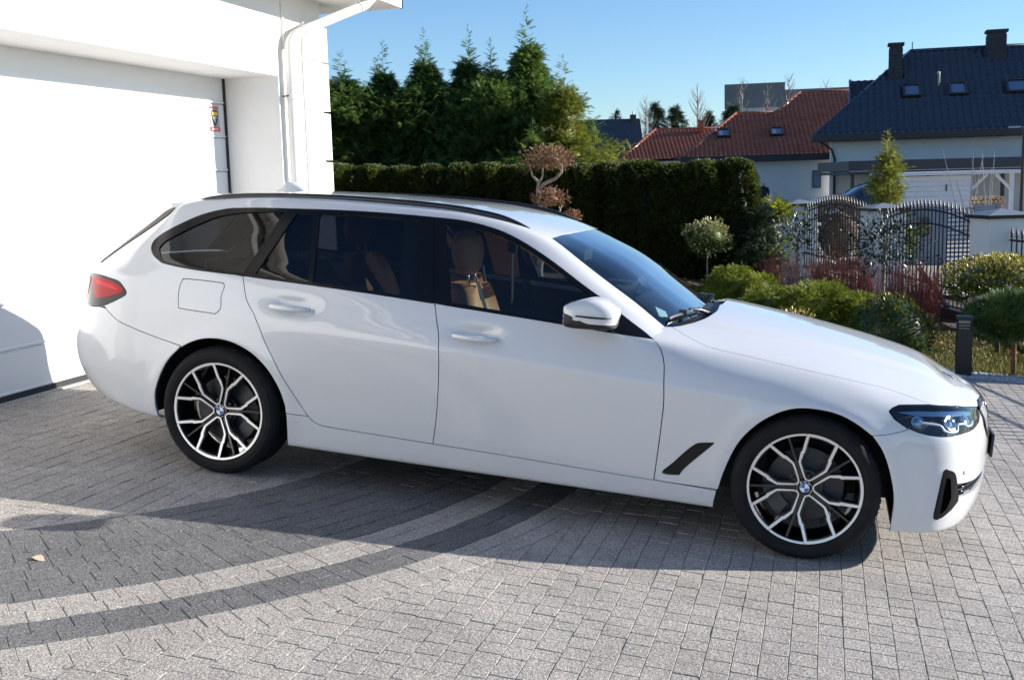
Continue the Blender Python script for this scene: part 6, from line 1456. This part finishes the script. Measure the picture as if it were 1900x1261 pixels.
WP = sthing('woodpile', 'stacked split firewood under the lean-to of the white shed', 'woodpile', 13.85, 34.4, zg)
m_log = pmat('cut_log', (.42, .30, .19), .85, var=.3, vscale=6, island=.35)
lg = MB().lathe([(.001, -.012), (.058, -.012), (.062, .0), (.062, .5), (.001, .5)], 7, ax='y').me('log', m_log)
for r in range(13):
    for q in range(9): o = link('log', lg, WP, (.04 + q * .132 + (r % 2) * .066, jr.uniform(-.03, .03), .08 + r * .115)); o.rotation_euler = (0, jr.uniform(0, 6), 0); s_ = jr.uniform(.8, 1.1); o.scale = (s_, 1, s_)
# -- slatted fence over the street
zg = -.62
SF = sthing('slatted_fence', 'grey blue slatted fence across the street behind the driveway gate', 'fence', 8.6, 26, zg)
m_slat = pmat('grey_blue_slats', (.20, .23, .29), .6, var=.08, vscale=5)
for x0, x1 in ((0, .5), (.62, 1.35), (2.12, 2.6)): MB().bbox(x0, x1, 0, .05, .02, 1.40, .006).build('fence_panel', m_slat, SF)
for i in range(13): MB().bbox(1.40, 2.05, 0, .03, .10 + i * .10, .10 + i * .10 + .055, .004).build('slat', m_slat, SF)
for x in (.56, 1.38, 2.08, 2.6): MB().bbox(x - .035, x + .035, -.02, .06, 0, 1.42, .004).build('post', m_slat, SF)
MB().bbox(.80, 1.0, -.10, 0, .75, 1.15, .01).build('letter_box', pmat('brown_box', (.09, .06, .05), .6), SF)
# -- dark parked car
DC = sthing('dark_parked_car', 'dark blue parked car seen over the far gate', 'car', 12.9, 40.9, -.22, rz=math.pi)
m_dcar = pmat('dark_blue_paint', (.012, .016, .035), .3, coat=1.0)
def coarse(S, smin, smax, name, mat, vmin=0):
    si = np.arange(0, len(S.s), 9); si = si[(S.s[si] >= smin) & (S.s[si] <= smax)]; vi = np.arange(int(vmin * len(S.v)), len(S.v), 7); n = len(si); mb = MB()
    for sg in (-1, 1):
        G = S.G[np.ix_(vi, si)] * (1, sg, 1); mb.add(G.reshape(-1, 3), [(j * n + i, j * n + i + 1, (j + 1) * n + i + 1, (j + 1) * n + i) for j in range(len(vi) - 1) for i in range(n - 1)])
    return mb.build(name, mat, DC, True)
coarse(TUB, .85, 3.3, 'front_body', m_dcar); coarse(TOP, -3.6, 1.05, 'cabin_body', m_dcar)
m_dgl = pmat('dark_car_glass', (.02, .03, .05), .04, coat=1.0, spec=.8)
for sg in (-1, 1):
    for L_ in (GF, GR2, GQ): link('window_pane', geo_mesh('window_pane', panel_geo(TOP, L_, gap=0, off=.004, skirt=0, step=.08, bd=.05), m_dgl, sg), DC)
    for cx in (1.4875, -1.4875): wz = empty('wheel', (cx, sg * .86, .335), parent=DC); MB().lathe([(.25, -.1), (.33, -.09), (.335, .07), (.25, .08)], 24, ax='y').build('tyre', m_rub, wz, True, 50); MB().lathe([(.001, .06 * sg), (.24, .07 * sg), (.25, .05 * sg)], 24, ax='y').build('rim', m_mach, wz, True)
link('windscreen', geo_mesh('windscreen', panel_geo(TOP, L_ws, gap=0, off=.004, skirt=0, step=.08, bd=.05), m_dgl, 0), DC)
# -- street lamp
LP = sthing('street_lamp', 'thin dark street lamp with a short arm at the right edge', 'street lamp', 14.87, 33, -.9)
MB().tube([(0, 0, 0), (.02, 0, 3.55), (0, 0, 3.64), (-.12, 0, 3.68)], [.055, .045, .035, .03], 8).build('pole', m_gut, LP, True); MB().bbox(-.42, -.10, -.06, .06, 3.655, 3.70, .012).build('lamp_head', pmat('lamp_grey', (.30, .31, .33), .4), LP)
# -- plants by the street
o = sthing('cone_thuja', 'bright green cone shaped thuja in front of the graphite roofed house', 'tree', 8.28, 25, -.65); link('crown', conifer_mesh(81, 3.0, .62, 210, 22, (.10, .19), .8, .62, m_conify), o); link('trunk', trunk_mesh(2.4, .05, m_bark), o)
o = sthing('beech_hedge', 'brown leaved clipped hedge behind the left iron gate', 'hedge', 7.0, 24.2, -.5)
link('foliage', blob_mesh(82, .72, .45, .85, 2600, (.05, .085), T_LEAF, [leafmat('dull_beech_leaf', (.09, .055, .038), (.20, .125, .085), .25, rough=.8, vs=6, isl=.4)], lump=.06, inner=.75, up=.3, core=.6), o, (0, 0, .78)); MB().tube([(0, 0, -.1), (0, 0, .6)], .04, 6).build('stem', m_bark, o)
for k, (X, Y, L_, lb) in enumerate([(13.35, 33, 2.5, 'bare whitish sapling in front of the canopy, left one'), (13.78, 32.6, 2.6, 'bare whitish sapling in front of the canopy, right one')]):
    o = sthing('bare_sapling', lb, 'tree', X, Y, -.8, 'bare saplings by the shed'); mb = MB(); rs = np.random.default_rng(k)
    for i in range(5): a = rs.normal(0, .28); b = rs.normal(0, .2); mb.tube([(0, 0, .3), (a * .6, b, L_ * .55), (a * 1.3, b * 1.3, L_ * rs.uniform(.85, 1.35))], [.022, .016, .006], 5)
    mb.tube([(0, 0, -.1), (0, 0, .5)], .03, 6); mb.build('trunk', pmat('pale_twig', (.42, .38, .33), .8), o, True)
o = sthing('young_spruce', 'slender young spruce in front of the dark blue roof', 'tree', 5.05, 56, -.3); link('crown', conifer_mesh(83, 3.9, .55, 70, 12, (.18, .3), .1, .8, m_spr), o); link('trunk', trunk_mesh(3.6, .05, m_bark), o)
FTm = [conifer_mesh(91, 9.6, 2.9, 170, 24, (.45, .75), -.05, .85, m_spr, False, tm=T_SPRAY3), conifer_mesh(92, 9.6, 3.4, 190, 24, (.45, .8), .0, .7, m_spr, False, tm=T_SPRAY3)]; ftt = trunk_mesh(9, .14, m_bark)
for k, (X, zt, s, q, lb) in enumerate([(6.9, 7.6, .6, 0, 'leftmost small far spruce beside the yellow green conifer'), (8.78, 8.7, .75, 0, 'pointed far spruce above the dark blue roof'), (12.1, 9.3, .8, 1, 'tall dark far spruce left of the group over the red roof'), (13.75, 8.9, .85, 1, 'dark far spruce second in the group over the red roof'), (16.5, 8.3, .75, 1, 'dark far spruce in front of the grey building, left one'), (18.5, 8.9, .9, 1, 'dark far spruce in front of the grey building, right one')]):
    o = sthing('far_spruce', lb, 'tree', X, 95, -.8, 'far spruces above the roofs'); link('crown', FTm[q], o); link('trunk', ftt, o); o.scale = (s, s, (zt + .8) / 9.9); o.rotation_euler.z = k * 1.1
birch_m = pmat('birch_twig', (.30, .25, .22), .85, island=.2); rs = np.random.default_rng(5)
def birch_mesh(seed):
    rs = np.random.default_rng(seed); mb = MB(); mb.tube([(0, 0, 0), (.1, 0, 5), (0, .1, 10.5)], [.13, .09, .02], 5)
    for i in range(70): z = rs.uniform(3, 10.2); a = rs.uniform(0, 6.28); L_ = (11 - z) * .22 + .3; mb.tube([(0, 0, z), (L_ * .6 * math.cos(a), L_ * .6 * math.sin(a), z + L_ * .7), (L_ * math.cos(a), L_ * math.sin(a), z + L_ * 1.5)], [.03, .02, .006], 3, cap=False)
    return mb.me('branches', birch_m, fix=False)
BM_ = [birch_mesh(1), birch_mesh(2)]
for k, (X, zt, lb) in enumerate([(15.1, 9.2, 'bare birch between the two pairs of far spruces'), (22.5, 10.6, 'bare birch before the left end of the grey building'), (25.0, 10.2, 'bare birch before the middle of the grey building'), (27.0, 10.9, 'bare birch right of the middle of the grey building'), (30.6, 10.3, 'bare birch near the right wing of the grey building'), (34.0, 9.8, 'rightmost bare birch above the red roof'), (10.9, 8.3, 'faint bare birch left of the spruce group')]):
    o = sthing('bare_birch', lb, 'tree', X * (.95 if X > 20 else 1), 105 if X > 20 else 92, -.8, 'bare birches beyond the roofs'); link('branches', BM_[k % 2], o); o.scale = (.8, .8, (zt + .8) / 11.0); o.rotation_euler.z = k
# -- man in a dark jacket beyond the hedge end
PM = sthing('person', 'person in a dark jacket standing beyond the hedge end', 'person', 10.66, 48, stz(10.66, 48) + .0)
sk = [((0, 0, .95), .13), ((0, 0, 1.15), .15), ((0, .0, 1.36), .17), ((0, -.01, 1.47), .065), ((0, -.05, 1.56), .085), ((0, -.06, 1.66), .095), ((.19, 0, 1.40), .075), ((.25, .0, 1.13), .06), ((.22, -.10, .92), .045), ((-.19, 0, 1.40), .075), ((-.25, 0, 1.13), .06), ((-.22, -.10, .92), .045), ((.10, 0, .88), .10), ((.11, -.03, .48), .075), ((.11, .03, .08), .05), ((.11, -.10, .04), .045), ((-.10, 0, .88), .10), ((-.11, .03, .48), .075), ((-.11, .06, .08), .05), ((-.11, -.07, .04), .045)]
se = [(0, 1), (1, 2), (2, 3), (3, 4), (4, 5), (2, 6), (6, 7), (7, 8), (2, 9), (9, 10), (10, 11), (0, 12), (12, 13), (13, 14), (14, 15), (0, 16), (16, 17), (17, 18), (18, 19)]
me = bpy.data.meshes.new('body'); me.from_pydata([p_ for p_, _ in sk], se, []); bo = link('body', me, PM); sm = bo.modifiers.new('skin', 'SKIN'); bo.modifiers.new('sub', 'SUBSURF').levels = 1
for d_, (_, r_) in zip(me.skin_vertices[0].data, sk): d_.radius = (r_, r_ * .8)
me.skin_vertices[0].data[0].use_root = True
dg = bpy.context.evaluated_depsgraph_get(); ev = bpy.data.meshes.new_from_object(bo.evaluated_get(dg)); bo.modifiers.clear(); bo.data = ev
for m in (pmat('dark_jacket', (.012, .013, .018), .8), pmat('skin', (.45, .27, .20), .6), pmat('dark_trousers', (.02, .022, .03), .8), pmat('hair', (.03, .022, .018), .8)): ev.materials.append(m)
for f in ev.polygons:
    c = f.center; f.material_index = 3 if c.z > 1.66 or (c.z > 1.56 and c.y > -.02) else 1 if (c.z > 1.49 or (c.z < .96 and abs(c.x) > .17 and c.y < -.04)) else 0 if c.z > .86 else 2; f.use_smooth = True
